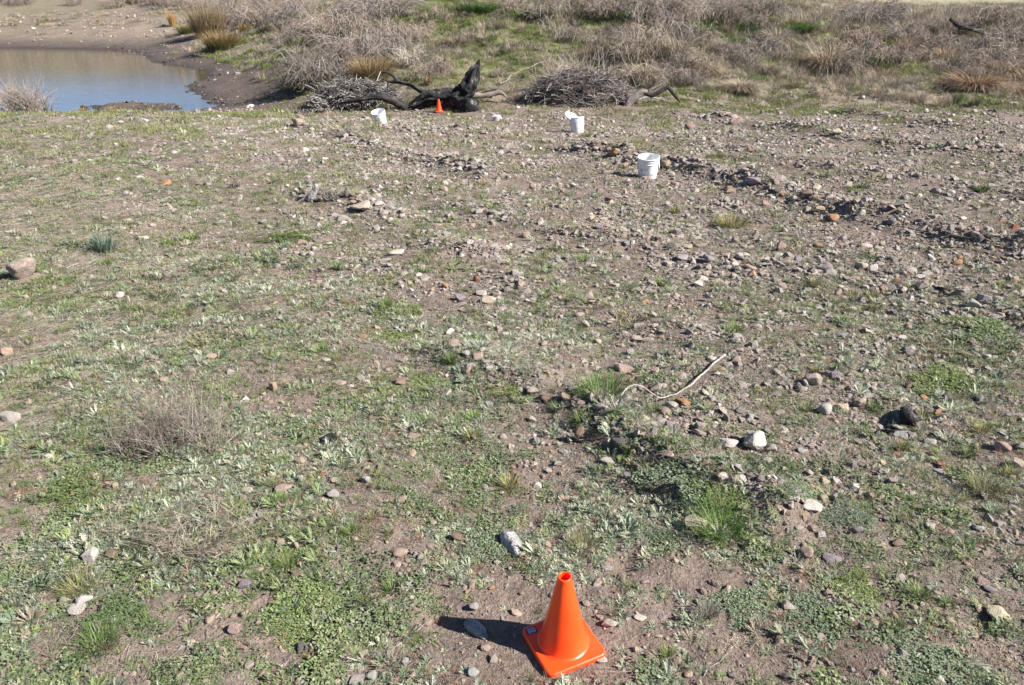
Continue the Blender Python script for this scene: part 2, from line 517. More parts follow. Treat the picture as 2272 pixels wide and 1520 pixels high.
nt.links.new(nC, mu.inputs[0])
nt.links.new(nB, ad.inputs[0])
nt.links.new(mu.outputs[0], ad.inputs[1])
bump(nt, b, ad.outputs[0], .9, .04)
# water
m, nt, b = new_mat('pond_water')
geo = node(nt, 'ShaderNodeNewGeometry')
mp = node(nt, 'ShaderNodeMapping')
mp.inputs['Scale'].default_value = (.8, 3.2, 1)
nt.links.new(geo.outputs['Position'], mp.inputs['Vector'])
n1 = noise(nt, 2.0, 3, .5, mp.outputs[0])
n2 = noise(nt, .25, 2, .5, geo.outputs['Position'])
nt.links.new(ramp(nt, n2, [(.3, (.046, .036, .014)), (.7, (.066, .051, .022))]), b.inputs['Base Color'])
setin(b, Roughness=.04, IOR=1.33)
bump(nt, b, n1, .10, .05)
# ------------------------------------------------------------------ object helpers
def tag(o, label=None, cat=None, group=None, kind=None):
    if label: o['label'] = label
    if cat: o['category'] = cat
    if group: o['group'] = group
    if kind: o['kind'] = kind
    return o
def link(name, me, parent=None, mat=None):
    o = bpy.data.objects.new(name, me)
    COL.objects.link(o)
    if parent is not None:
        o.parent = parent
    if mat and me is not None and not me.materials:
        me.materials.append(MATS[mat])
    return o
def empty(name, loc, rz=0.0):
    o = bpy.data.objects.new(name, None)
    COL.objects.link(o)
    o.location = loc
    o.rotation_euler = (0, 0, rz)
    o.empty_display_size = .1
    return o
def mesh_np(name, V, faces_flat, counts, col=None, mat=None, smooth=False):
    """mesh from arrays: vertices, flat corner indices, corner count of each face, colour of each vertex."""
    V = np.asarray(V, np.float32)
    faces_flat = np.asarray(faces_flat, np.int32)
    counts = np.asarray(counts, np.int32)
    me = bpy.data.meshes.new(name)
    me.vertices.add(len(V))
    me.vertices.foreach_set('co', V.ravel())
    me.loops.add(len(faces_flat))
    me.loops.foreach_set('vertex_index', faces_flat)
    me.polygons.add(len(counts))
    st = np.concatenate([[0], np.cumsum(counts)[:-1]]).astype(np.int32)
    me.polygons.foreach_set('loop_start', st)
    me.polygons.foreach_set('loop_total', counts)
    me.polygons.foreach_set('use_smooth', np.full(len(counts), bool(smooth)))
    if col is not None:
        a = me.attributes.new('col', 'FLOAT_COLOR', 'POINT')
        c4 = np.ones((len(V), 4), np.float32)
        c4[:, :3] = col
        a.data.foreach_set('color', c4.ravel())
    me.update(calc_edges=True)
    me.validate()
    if mat:
        me.materials.append(MATS[mat])
    return me
class Geo:
    """collects strips and tubes into one mesh."""
    def __init__(self):
        self.V, self.F, self.C, self.K, self.n = [], [], [], [], 0
    def add(self, V, F, k, col):
        V = np.asarray(V, float)
        F = np.asarray(F, int)
        self.V.append(V)
        self.F.append((F + self.n).ravel())
        self.C.append(np.full(len(F), k))
        c = np.asarray(col, float)
        self.K.append(np.broadcast_to(c, (len(V), 3)))
        self.n += len(V)
    def blades(self, root, az, lean, bend, length, width, col, segs=3, prof=None, twist=0.0, tipcol=None):
        """bent tapering blades; every argument holds one entry per blade."""
        n = len(az)
        root = np.asarray(root, float)
        lean, bend, length, width = [np.broadcast_to(np.asarray(a, float), (n,)) for a in (lean, bend, length, width)]
        dx, dy = np.cos(az), np.sin(az)
        tw = az + np.pi / 2 + np.broadcast_to(twist, (n,))
        sx, sy = np.cos(tw), np.sin(tw)
        if prof is None:
            prof = [(1 - (k / segs) ** 1.6) for k in range(segs + 1)]
            prof[0] = .75
        P = root.copy()
        rows, colr = [], []
        col = np.broadcast_to(np.asarray(col, float), (n, 3))
        for k in range(segs + 1):
            t = k / segs
            w = width * max(prof[k], 0.04) * .5
            off = np.stack([sx * w, sy * w, 0 * w], -1)
            rows += [P - off, P + off]
            cc = col if tipcol is None else col * (1 - t) + np.asarray(tipcol) * t
            colr += [cc, cc]
            th = lean + bend * (t + .5 / segs)
            s = length / segs
            P = P + np.stack([dx * np.sin(th) * s, dy * np.sin(th) * s, np.cos(th) * s], -1)
        V = np.stack(rows, 1).reshape(-1, 3)
        K = np.stack(colr, 1).reshape(-1, 3)
        m = 2 * (segs + 1)
        base = np.arange(n)[:, None, None] * m
        q = np.array([[2 * k, 2 * k + 1, 2 * k + 3, 2 * k + 2] for k in range(segs)])[None]
        self.add(V, (base + q).reshape(-1, 4), 4, K)
    def tubes(self, paths, radii, col, sides=3):
        """many thin tubes; paths (n, m, 3), radii (n, m)."""
        paths = np.asarray(paths, float)
        n, m, _ = paths.shape
        radii = np.broadcast_to(np.asarray(radii, float), (n, m))
        d = np.gradient(paths, axis=1)
        d /= np.linalg.norm(d, axis=2, keepdims=True) + 1e-9
        up = np.where(np.abs(d[..., 2:3]) > .9, np.array([1.0, 0, 0]), np.array([0, 0, 1.0]))
        a = np.cross(d, up)
        a /= np.linalg.norm(a, axis=2, keepdims=True) + 1e-9
        bb = np.cross(d, a)
        ang = np.arange(sides) * 2 * np.pi / sides
        V = paths[:, :, None] + radii[:, :, None, None] * (a[:, :, None] * np.cos(ang)[:, None] + bb[:, :, None] * np.sin(ang)[:, None])
        col = np.asarray(col, float)
        K = np.broadcast_to(col[:, None, None] if col.ndim == 2 else col, (n, m, sides, 3)).reshape(-1, 3)
        q = []
        for k in range(m - 1):
            for s in range(sides):
                s2 = (s + 1) % sides
                q.append([k * sides + s, k * sides + s2, (k + 1) * sides + s2, (k + 1) * sides + s])
        q = np.array(q)[None] + (np.arange(n) * m * sides)[:, None, None]
        self.add(V.reshape(-1, 3), q.reshape(-1, 4), 4, K)
    def mesh(self, name, mat, smooth=True):
        return mesh_np(name, np.concatenate(self.V), np.concatenate(self.F), np.concatenate(self.C), np.concatenate(self.K), mat, smooth)
def U(a, b, n):
    return rng.uniform(a, b, n)
def pick(cols, n, var=.12):
    c = np.array(cols, float)[rng.integers(0, len(cols), n)]
    return c * (1 + rng.uniform(-var, var, (n, 1)))

# ------------------------------------------------------------------ ground sheet
def spaced(lo, hi, centre):
    out = [0.0]
    r = 0.0
    while r < max(hi - centre, centre - lo):
        r += (0.020 + 0.0115 * r) if r < 50 else 0.18 * r
        out.append(r)
    out = np.array(out)
    a = np.concatenate([centre - out[:0:-1], centre + out])
    return a[(a >= lo - 200) & (a <= hi + 200)]
gx = spaced(-1500, 1500, 0.0)
gy = spaced(-60, 2000, 1.6)
gy = gy[gy > -40]
XX, YY = np.meshgrid(gx, gy)
ZZ = H(XX, YY)
# mud crumbles along the water's edge
sh = np.exp(-((ZZ - WATER_Z - .06) / .12) ** 2) * (YY > 19) * (YY < 52) * (XX < -5) * (XX > -70)
ZZ = ZZ + sh * (.10 * fbm(XX, YY, 2.2, 3, 81))
ny, nx = XX.shape
V = np.stack([XX, YY, ZZ], -1).reshape(-1, 3)
i = np.arange(ny * nx).reshape(ny, nx)
Q = np.stack([i[:-1, :-1], i[:-1, 1:], i[1:, 1:], i[1:, :-1]], -1).reshape(-1, 4)
me = mesh_np('ground', V, Q.ravel(), np.full(len(Q), 4), None, 'ground_soil', True)
xf, yf, zf = V.T
g_dry, g_green, g_grav = [cover(Mx, xf, yf, zf) for Mx in (M_DRY, M_GREEN, M_GRAVEL)]
dist = np.hypot(xf, yf)
patch = fbm(xf, yf, .9, 3, 91)
soil = np.tile(np.array([.205, .157, .128]), (len(V), 1))
def lay(mask, c):
    global soil
    mm = np.clip(mask, 0, 1)[:, None]
    soil = soil * (1 - mm) + np.array(c) * mm
lay(np.clip(patch * 2.6 - .05, 0, .85) * (dist < 22), (.095, .070, .057))              # dark humus patches
lay(np.clip((g_dry - .33) * 1.5 + .5 * patch, 0, .8), (.30, .25, .195))             # thatch
bankish = np.clip((yf - 19) / 3, 0, 1)
lay(bankish * np.clip(g_dry * .8 + .5 * patch, 0, .7), (.25, .205, .15))
lay(bankish * np.clip(g_green * 1.2 + 1.2 * fbm(xf, yf, .7, 3, 95) - .0, 0, .9), (.115, .14, .048))
lay(np.clip((M_GRAVEL is not None) * g_grav * .45, 0, .5) * (dist < 24), (.21, .168, .142))
hw = zf - WATER_Z
pondside = (xf < -3) & (yf > 18.0) & (yf < 60)
mudm = np.clip(1 - (hw - .16) / (.60 + .6 * patch), 0, 1) * pondside
lay(mudm * .95, (.105, .082, .068))
slope_mud = np.clip((xf + 17) / 4, 0, 1) * np.clip((-5.2 - xf - .25 * (yf - 20)) / 2 + 1.6 + 2 * patch, 0, 1) * np.clip((34 - yf) / 5, 0, 1) * pondside * (yf > 18.6)
lay(slope_mud * .85, (.125, .095, .075))
lay(np.clip(1 - (hw - .0) / .12, 0, 1) * pondside * .9, (.052, .042, .036))
farbank = pondside * np.clip((yf - 44) / 6, 0, 1) * np.clip((hw - .25) / .5, 0, 1)
lay(farbank * .85, (.265, .212, .16))
lay(farbank * np.clip(2.5 * fbm(xf, yf, .35, 3, 97), 0, .8), (.15, .115, .09))
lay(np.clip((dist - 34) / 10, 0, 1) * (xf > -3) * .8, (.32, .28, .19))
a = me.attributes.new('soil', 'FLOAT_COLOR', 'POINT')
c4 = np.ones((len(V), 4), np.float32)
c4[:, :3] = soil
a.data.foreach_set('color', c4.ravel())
a = me.attributes.new('wet', 'FLOAT', 'POINT')
a.data.foreach_set('value', (np.clip(1 - (hw - .02) / .25, 0, 1) * pondside).astype(np.float32))
tag(link('ground', me), 'stony weed-grown ground sloping down to a pond and up a bank', None, None, 'structure')

# ------------------------------------------------------------------ pond
wp = [(-5.5, 22.0), (-7.0, 26.0), (-9.5, 30.5), (-13.5, 37.5), (-19, 46.5), (-26, 51), (-45, 52), (-62, 46), (-64, 30), (-50, 19.2), (-30, 19.4), (-16, 19.6), (-10.5, 20.0), (-7.5, 20.4)]
me = bpy.data.meshes.new('pond_water')
me.from_pydata([(x, y, WATER_Z) for x, y in wp], [], [list(range(len(wp)))])
tag(link('pond_water', me, None, 'pond_water'), 'still muddy pond reflecting the far bank and blue sky', None, None, 'structure')

# ------------------------------------------------------------------ scattering (stuff only)
def scatter(name, label, P, rot, scl, protos, idx=None, kind='stuff'):
    n = len(P)
    me = bpy.data.meshes.new(name)
    me.vertices.add(n)
    me.vertices.foreach_set('co', np.asarray(P, np.float32).ravel())
    if idx is None:
        idx = rng.integers(0, len(protos), n)
    for nm, typ, val, key in (('rot', 'FLOAT_VECTOR', rot, 'vector'), ('scl', 'FLOAT_VECTOR', scl, 'vector'), ('idx', 'INT', idx, 'value')):
        at = me.attributes.new(nm, typ, 'POINT')
        at.data.foreach_set(key, np.ascontiguousarray(val, np.int32 if typ == 'INT' else np.float32).ravel())
    for pm in protos:
        for mt in pm.materials:
            if mt.name not in [q.name for q in me.materials]:
                me.materials.append(mt)
    o = link(name, me)
    ng = bpy.data.node_groups.new(name + '_scatter', 'GeometryNodeTree')
    ng.interface.new_socket('Geometry', in_out='INPUT', socket_type='NodeSocketGeometry')
    ng.interface.new_socket('Geometry', in_out='OUTPUT', socket_type='NodeSocketGeometry')
    N, L = ng.nodes, ng.links
    gi, go = N.new('NodeGroupInput'), N.new('NodeGroupOutput')
    g2i = N.new('GeometryNodeGeometryToInstance')
    for k, pm in enumerate(protos):
        po = bpy.data.objects.new('%s_form_%02d' % (name, k), pm)      # never linked to the scene
        oi = N.new('GeometryNodeObjectInfo')
        oi.inputs['Object'].default_value = po
        L.new(oi.outputs['Geometry'], g2i.inputs[0])
    iop = N.new('GeometryNodeInstanceOnPoints')
    def named(nm, typ):
        a = N.new('GeometryNodeInputNamedAttribute')
        a.data_type = typ
        a.inputs['Name'].default_value = nm
        return a.outputs['Attribute']
    e2r = N.new('FunctionNodeEulerToRotation')
    L.new(named('rot', 'FLOAT_VECTOR'), e2r.inputs[0])
    L.new(gi.outputs[0], iop.inputs['Points'])
    L.new(g2i.outputs[0], iop.inputs['Instance'])
    iop.inputs['Pick Instance'].default_value = True
    L.new(named('idx', 'INT'), iop.inputs['Instance Index'])
    L.new(e2r.outputs[0], iop.inputs['Rotation'])
    L.new(named('scl', 'FLOAT_VECTOR'), iop.inputs['Scale'])
    L.new(iop.outputs[0], go.inputs[0])
    md = o.modifiers.new('scatter', 'NODES')
    md.node_group = ng
    return tag(o, label, None, None, kind)
def slope_rot(x, y, rz, amount=1.0):
    e = .05
    gx_, gy_ = (H(x + e, y) - H(x - e, y)) / (2 * e), (H(x, y + e) - H(x, y - e)) / (2 * e)
    # tilt in the frame after turning about z is approximated by fixed-axis tilt
    return np.stack([np.arctan(gy_) * amount, -np.arctan(gx_) * amount, rz], -1)
def wedge(y0, y1, per_m2, widen=1.15):
    """random places between two distances inside the field of view and a margin beside it."""
    half = lambda y: .80 * y * widen + 1.0
    area = (half(y0) + half(y1)) * (y1 - y0)
    n = int(area * per_m2)
    y = U(y0, y1, int(n * 1.6))
    x = U(-half(y1), half(y1), len(y))
    k = np.abs(x) < half(y)
    x, y = x[k][:n], y[k][:n]
    return x, y
KEEP_OUT = []      # (x, y, radius): stands clear of placed things
def clear_of(x, y):
    ok = np.ones(len(x), bool)
    for qx, qy, qr in KEEP_OUT:
        ok &= (x - qx) ** 2 + (y - qy) ** 2 > qr * qr
    return ok

# ------------------------------------------------------------------ stone shapes
def ico(sub):
    bm = bmesh.new()
    bmesh.ops.create_icosphere(bm, subdivisions=sub, radius=1)
    V = np.array([v.co[:] for v in bm.verts])
    Fc = np.array([[v.index for v in f.verts] for f in bm.faces])
    bm.free()
    return V, Fc
ICO = {s: ico(s) for s in (2, 3, 4)}
def stone_mesh(name, sub, seed, facets=11, sharp=14.0, rough=.04, mat='gravel_stone'):
    """a stone broken along random planes, edges worn, surface slightly uneven; about one unit across."""
    r = np.random.default_rng(seed)
    D, Fc = ICO[sub]
    Nn = r.normal(size=(facets, 3))
    Nn /= np.linalg.norm(Nn, axis=1, keepdims=True)
    dd = r.uniform(.42, .90, facets)
    c = np.clip(D @ Nn.T, 1e-3, None) / dd
    rad = (np.sum(c ** sharp, 1) + (1 / 1.05) ** sharp) ** (-1 / sharp)
    q = r.uniform(0, 50, 3)
    for f, am in ((2.2, rough), (5.0, rough * .6), (11.0, rough * .35)):
        rad = rad + am * (np.sin(D[:, 0] * f + q[0] + 1.7 * np.sin(D[:, 1] * f)) * np.cos(D[:, 2] * f + q[1]) + np.sin(D[:, 1] * f * 1.3 + q[2])) * .7
    V = D * rad[:, None]
    V -= (V.max(0) + V.min(0)) / 2
    V /= (V.max(0) - V.min(0)).max()
    return mesh_np(name, V, Fc.ravel(), np.full(len(Fc), 3), None, mat, sub >= 3)
def shard_mesh(name, seed, npts=11, mat='gravel_stone', bevel=0.0, cuts=0, rough=0.0):
    """an angular broken stone: hull of random points, edges worn by a small bevel."""
    r = np.random.default_rng(seed)
    D = r.normal(size=(npts, 3))
    D /= np.linalg.norm(D, axis=1, keepdims=True)
    D *= r.uniform(.72, 1.0, (npts, 1))
    bm = bmesh.new()
    for p in D:
        bm.verts.new(p)
    h = bmesh.ops.convex_hull(bm, input=bm.verts)
    bmesh.ops.delete(bm, geom=list({e for e in h['geom_interior'] if isinstance(e, bmesh.types.BMVert)}), context='VERTS')
    bmesh.ops.dissolve_limit(bm, angle_limit=.22, verts=bm.verts, edges=bm.edges)
    if bevel:
        bmesh.ops.bevel(bm, geom=list(bm.edges), offset=bevel, segments=1, affect='EDGES', profile=.5, clamp_overlap=True)
    bmesh.ops.triangulate(bm, faces=bm.faces)
    if cuts:
        bmesh.ops.subdivide_edges(bm, edges=bm.edges, cuts=cuts, use_grid_fill=True)
        bmesh.ops.triangulate(bm, faces=bm.faces)
    V = np.array([v.co[:] for v in bm.verts])
    bm.verts.index_update()
    Fc = np.array([[v.index for v in f.verts] for f in bm.faces])
    bm.free()
    if rough:
        q = r.uniform(0, 50, 3)
        for f, am in ((3.0, rough), (7.0, rough * .6), (16.0, rough * .4)):
            w_ = np.sin(V[:, 0] * f + q[0] + 1.7 * np.sin(V[:, 1] * f)) * np.cos(V[:, 2] * f + q[1]) + np.sin(V[:, 1] * f * 1.3 + q[2])
            V = V * (1 + am * w_ * .5)[:, None]
    V -= (V.max(0) + V.min(0)) / 2
    V /= (V.max(0) - V.min(0)).max()
    return mesh_np(name, V, Fc.ravel(), np.full(len(Fc), 3), None, mat, False)
PEB = [shard_mesh('shard_%02d' % k, 150 + k, 9 + k % 5) for k in range(14)] + [stone_mesh('pebble_%02d' % k, 2, 100 + k, 7 + k % 4, 34.0 if k % 4 else 9.0, .03) for k in range(5)]
CLOD = [stone_mesh('clod_%02d' % k, 2, 300 + k, 6, 4.0, .11, 'soil_clod') for k in range(6)]
MUD = [stone_mesh('mud_%02d' % k, 2, 330 + k, 6, 4.0, .11, 'wet_mud') for k in range(5)]
def stones_at(x, y, size, flat=(.26, .72), sink=.24):
    n = len(x)
    z = H(x, y)
    sx, sy = size * U(.75, 1.15, n), size * U(.6, 1.0, n)
    sz = size * U(flat[0], flat[1], n)
    rot = np.stack([rng.normal(0, .25, n), rng.normal(0, .25, n), U(0, 6.283, n)], -1)
    return np.stack([x, y, z + sz * (.5 - sink)], -1), rot, np.stack([sx, sy, sz], -1)

# ------------------------------------------------------------------ plant shapes
SILVER = [(.28, .315, .215), (.34, .365, .265), (.40, .42, .32), (.21, .255, .155), (.46, .47, .385)]
GREEN = [(.075, .125, .028), (.10, .155, .040), (.13, .18, .055), (.16, .19, .065)]
YGREEN = [(.20, .21, .07), (.15, .18, .055), (.26, .24, .10)]
STRAW = [(.36, .315, .25), (.30, .26, .21), (.44, .395, .32), (.22, .185, .155), (.33, .285, .24)]
GREYTWIG = [(.27, .23, .21), (.35, .31, .285), (.20, .165, .15), (.43, .385, .35)]
REDD = [(.30, .12, .075), (.36, .17, .10), (.25, .10, .08), (.33, .20, .14)]
def f_rosette(seed, pal=None, slim=1.0):
    """grey-green rosette of lobed leaves."""
    global rng
    g, n = Geo(), int(rng.integers(10, 20))
    az = U(0, 6.283, n)
    L = U(.30, .62, n)
    lean = U(.55, 1.5, n)
    c = pick(pal or SILVER, n)
    root = np.stack([.06 * np.cos(az), .06 * np.sin(az), U(0, .05, n)], -1)
    g.blades(root, az, lean, U(-.5, .7, n), L, L * U(.13, .2, n) * slim, c, 3, [.25, .6, 1.0, .25], U(-.5, .5, n))
    # lobes along each leaf
    for t in (.45, .65, .85):
        for s in (-1, 1):
            r2 = root + np.stack([np.cos(az) * np.sin(lean) * L * t, np.sin(az) * np.sin(lean) * L * t, np.cos(lean) * L * t], -1)
            a2 = az + s * U(.5, 1.0, n)
            g.blades(r2, a2, lean + U(-.2, .2, n), U(0, .4, n), L * U(.2, .32, n), L * .10, c * U(.9, 1.15, n)[:, None], 1, [.6, .5])
    return g.mesh('rosette', 'leaf')
def f_mat(seed, n=420, cols=None, leaf=.075):
    """low mat of small rounded leaves."""
    g = Geo()
    r = np.sqrt(U(0, 1, n)) * .5
    a = U(0, 6.283, n)
    lob = 1 + .28 * np.sin(a * 3 + seed) + .2 * np.sin(a * 5 + 2 * seed)
    r = r * lob
    root = np.stack([r * np.cos(a), r * np.sin(a), U(.0, .12, n) * (1 - r * 1.2).clip(.15, 1)], -1)
    g.blades(root, U(0, 6.283, n), U(.6, 1.5, n), U(-.3, .5, n), leaf * U(.6, 1.3, n), leaf * U(.5, .95, n), pick(cols or (GREEN + [(.12, .17, .075), (.17, .215, .11)]), n, .2), 2, [.5, 1.0, .45], U(-.8, .8, n))
    return g.mesh('leaf_mat', 'leaf')
def f_tuft(seed, n=46, cols=None, spread=.14, wid=.014, tip=None, lean=(.05, .9), bendr=(.1, 1.0), mat='leaf'):
    """grass tuft, one unit tall."""
    g = Geo()
    a = U(0, 6.283, n)
    r = np.sqrt(U(0, 1, n)) * spread
    root = np.stack([r * np.cos(a), r * np.sin(a), 0 * a - .02], -1)
    az = a + U(-.8, .8, n)
    g.blades(root, az, U(lean[0], lean[1], n), U(bendr[0], bendr[1], n), U(.55, 1.1, n), U(.7, 1.4, n) * wid, pick(cols or GREEN, n, .18), 3, None, U(-.6, .6, n), tip)
    return g.mesh('tuft', mat)
def f_turf(seed, n=110, cols=None, spread=.5, hgt=(.08, .28), wid=.016, mat='leaf', lean=(.1, 1.2)):
    """patch of short grass about a unit across."""
    g = Geo()
    r = np.sqrt(U(0, 1, n)) * spread
    a = U(0, 6.283, n)
    root = np.stack([r * np.cos(a), r * np.sin(a), 0 * a - .01], -1)
    g.blades(root, U(0, 6.283, n), U(lean[0], lean[1], n), U(.0, .9, n), U(hgt[0], hgt[1], n), U(.6, 1.4, n) * wid, pick(cols or GREEN, n, .2), 2, [.9, .8, .1], U(-.8, .8, n))
    return g.mesh('turf', mat)
def f_litter(seed, n=26, cols=None):
    """fallen straws lying on the ground, a unit across."""
    g = Geo()
    az = U(0, 6.283, n)
    L = U(.15, .75, n)
    c0 = np.stack([U(-.5, .5, n), U(-.5, .5, n), U(.01, .05, n)], -1)
    m_ = 4
    t = np.linspace(-.5, .5, m_)
    bend = U(-.25, .25, n)
    P = c0[:, None] + np.stack([np.cos(az)[:, None] * t * L[:, None] - np.sin(az)[:, None] * bend[:, None] * t ** 2 * L[:, None] * 2,
                                np.sin(az)[:, None] * t * L[:, None] + np.cos(az)[:, None] * bend[:, None] * t ** 2 * L[:, None] * 2,
                                np.abs(t)[None] * U(-.03, .12, n)[:, None]], -1)
    g.tubes(P, np.broadcast_to(U(.003, .0065, n)[:, None], (n, m_)), pick(cols or STRAW, n), 3)
    return g.mesh('litter', 'dry_stalk_fibre')
def arcs(n, spread, hgt, arch, m_=6, jitter=.05, base=.35):
    """arching stems: rise from the base and droop outwards."""
    a = U(0, 6.283, n)
    r0 = np.sqrt(U(0, 1, n)) * spread * base
    az = a + U(-.9, .9, n)
    reach = U(.3, 1.0, n) * spread
    h = U(.45, 1.0, n) * hgt
    dr = U(arch[0], arch[1], n)
    t = np.linspace(0, 1, m_)[None]
    x = (r0 * np.cos(a))[:, None] + np.cos(az)[:, None] * reach[:, None] * t ** 1.2
    y = (r0 * np.sin(a))[:, None] + np.sin(az)[:, None] * reach[:, None] * t ** 1.2
    z = h[:, None] * (np.sin(t * np.pi * (.5 + .38 * dr[:, None])) / 1.0)
    P = np.stack([x, y, z], -1)
    P[:, 1:] += rng.normal(0, jitter * hgt * .4, P[:, 1:].shape)
    P[..., 2] = np.maximum(P[..., 2], -.02)
    return P
def sprays(n, m_=7, jitter=.06):
    """stiff stems fanning up and out from a few rootstocks; fills a unit box."""
    k = rng.integers(0, 6, n)
    ca, cr_ = np.arange(6) * 1.05 + .3, np.array([.05, .2, .3, .12, .26, .33])
    rx, ry = np.cos(ca[k]) * cr_[k], np.sin(ca[k]) * cr_[k]
    az = U(0, 6.283, n)
    reach, h = U(.02, .30, n), U(.45, 1.0, n)
    h = h * (1 - .45 * reach / .30)
    t = np.linspace(0, 1, m_)[None]
    P = np.stack([rx[:, None] + np.cos(az)[:, None] * reach[:, None] * t ** .9, ry[:, None] + np.sin(az)[:, None] * reach[:, None] * t ** .9, h[:, None] * t], -1)
    P[:, 1:] += np.cumsum(rng.normal(0, jitter * .35, P[:, 1:].shape), 1)
    P[..., 2] = np.maximum(P[..., 2], 0)
    return P
def twig_geo(g, w, d, h, n, cols, rad=(.004, .009), arch=(.2, 1.0), side=2, base=.5, m_=6, jitter=.1, stiff=False):
    """shrub of bare stems filling w x d x h, with side twigs."""
    P = sprays(n, m_, jitter * .6) if stiff else arcs(n, .5, 1.0, arch, m_, jitter, base)
    P = P * np.array([w, d, h])
    R = U(rad[0], rad[1], n)[:, None] * np.linspace(1, .45, m_)[None]
    g.tubes(P, R, pick(cols, n), 3)
    for s in range(side):
        k = rng.integers(m_ // 2 if stiff else 1, m_ - 1, n)
        p0 = P[np.arange(n), k]
        dr = P[np.arange(n), np.minimum(k + 1, m_ - 1)] - p0
        dr = dr / (np.linalg.norm(dr, axis=1, keepdims=True) + 1e-6) + rng.normal(0, .55, (n, 3))
        L = (U(.06, .2, n) if stiff else U(.10, .32, n))[:, None] * max(w, h)
        t = np.linspace(0, 1, 4)[None, :, None]
        Q = p0[:, None] + dr[:, None] * L[:, None] * t
        Q[..., 2] -= (-.05 if stiff else .2) * (t[..., 0] ** 2) * L * .6
        Q[..., 2] = np.maximum(Q[..., 2], .0)
        g.tubes(Q, U(rad[0], rad[1], n)[:, None] * np.linspace(.6, .3, 4)[None], pick(cols, n), 3)
# ------------------------------------------------------------------ traffic cones
def lathe(bm, prof, n=48, cap_bottom=False):
    rings = []
    for r, z in prof:
        rings.append([bm.verts.new((r * math.cos(2 * math.pi * k / n), r * math.sin(2 * math.pi * k / n), z)) for k in range(n)])
    for A, B in zip(rings[:-1], rings[1:]):
        for k in range(n):
            f = bm.faces.new((A[k], A[(k + 1) % n], B[(k + 1) % n], B[k]))
            f.smooth = True
    return rings
def bm_mesh(bm, name):
    bmesh.ops.recalc_face_normals(bm, faces=bm.faces)
    me = bpy.data.meshes.new(name)
    bm.to_mesh(me)
    bm.free()
    return me
def box_bm(bm, x0, x1, y0, y1, z0, z1):
    vs = [bm.verts.new(p) for p in ((x0, y0, z0), (x1, y0, z0), (x1, y1, z0), (x0, y1, z0), (x0, y0, z1), (x1, y0, z1), (x1, y1, z1), (x0, y1, z1))]
    for q in ((3, 2, 1, 0), (4, 5, 6, 7), (0, 1, 5, 4), (1, 2, 6, 5), (2, 3, 7, 6), (3, 0, 4, 7)):
        bm.faces.new([vs[i] for i in q])
def traffic_cone(loc, rz, label, sticker, tilt=(0, 0)):
    root = empty('traffic_cone', loc, rz)
    root.rotation_euler = (tilt[0], tilt[1], rz)
    s, th, rc = .102, .020, .022
    bm = bmesh.new()                                     # rounded square foot with a hole under the cone
    outer = []
    for cx, cy, a0 in ((1, 1, 0), (-1, 1, 90), (-1, -1, 180), (1, -1, 270)):
        for k in range(9):
            a = math.radians(a0 + 90 * k / 8)
            outer.append(((s - rc) * cx, (s - rc) * cy, math.cos(a), math.sin(a)))
    prev = None
    rings = []
    for ro, z in ((rc - .002, 0), (rc, .003), (rc, th - .006), (rc - .0018, th - .002), (rc - .006, th)):
        ring = [bm.verts.new((x + cx * ro, y + cy * ro, z)) for x, y, cx, cy in outer]
        if prev:
            for k in range(len(ring)):
                bm.faces.new((prev[k], prev[(k + 1) % len(ring)], ring[(k + 1) % len(ring)], ring[k])).smooth = True
        prev = ring
        rings.append(ring)
    bm.faces.new(rings[-1])
    bm.faces.new(list(reversed(rings[0])))
    base = link('base', bm_mesh(bm, 'cone_base'), root, 'orange_plastic')
    bm = bmesh.new()                                     # hollow body: out, over the lip, back inside
    prof = [(.083, th + .0005), (.0775, th + .003), (.0745, th + .009)]
    for k in range(1, 15):
        t = k / 14
        prof.append((.0735 * (1 - t) + .0222 * t, th + .012 + t * .247))
    prof += [(.0219, .284), (.0215, .2885), (.0203, .2905), (.0185, .2908), (.0162, .2898), (.0152, .286), (.0185, .255), (.0290, .20), (.044, .12)]
    lathe(bm, prof, 56)
    link('body', bm_mesh(bm, 'cone_body'), root, 'orange_plastic')
    if sticker:
        bm = bmesh.new()
        box_bm(bm, -.017, .017, -.0125, .0125, 0, .0006)
        st = link('sticker', bm_mesh(bm, 'sticker'), base, 'navy_label')
        st.location = (-.073, .079, th + .0004)
        st.rotation_euler = (0, 0, sticker)
        bm = bmesh.new()
        box_bm(bm, -.0125, .0135, -.0050, .0095, .0007, .0010)
        link('barcode_panel', bm_mesh(bm, 'barcode_panel'), st, 'label_white')
        bm = bmesh.new()
        x = -.0105
        k = 0
        while x < .0115:
            w = (.0006, .0012, .0008, .0016, .0007)[k % 5]
            box_bm(bm, x, x + w, -.0030, .0080, .0011, .0013)
            x += w + (.0010, .0007, .0014)[k % 3]
            k += 1
        link('barcode_bars', bm_mesh(bm, 'barcode_bars'), st, 'navy_label')
        bm = bmesh.new()
        for x0, x1 in ((-.0125, -.0095), (-.0088, -.0060), (-.0053, -.0035), (.0005, .0030), (.0037, .0060), (.0067, .0085), (.0092, .0118)):
            box_bm(bm, x0, x1, -.0100, -.0068, .0007, .0010)
        link('print', bm_mesh(bm, 'print'), st, 'label_white')
    return tag(root, label, 'traffic cone', 'orange traffic cones')
# the near cone: its foot's corners as they lie on the ground
corn = [ground_at(1157, 1413), ground_at(1222, 1499), ground_at(1345, 1451)]
cen = (corn[0] + corn[2]) / 2
e1 = corn[2] - corn[1]
rz = math.atan2(e1.y, e1.x)
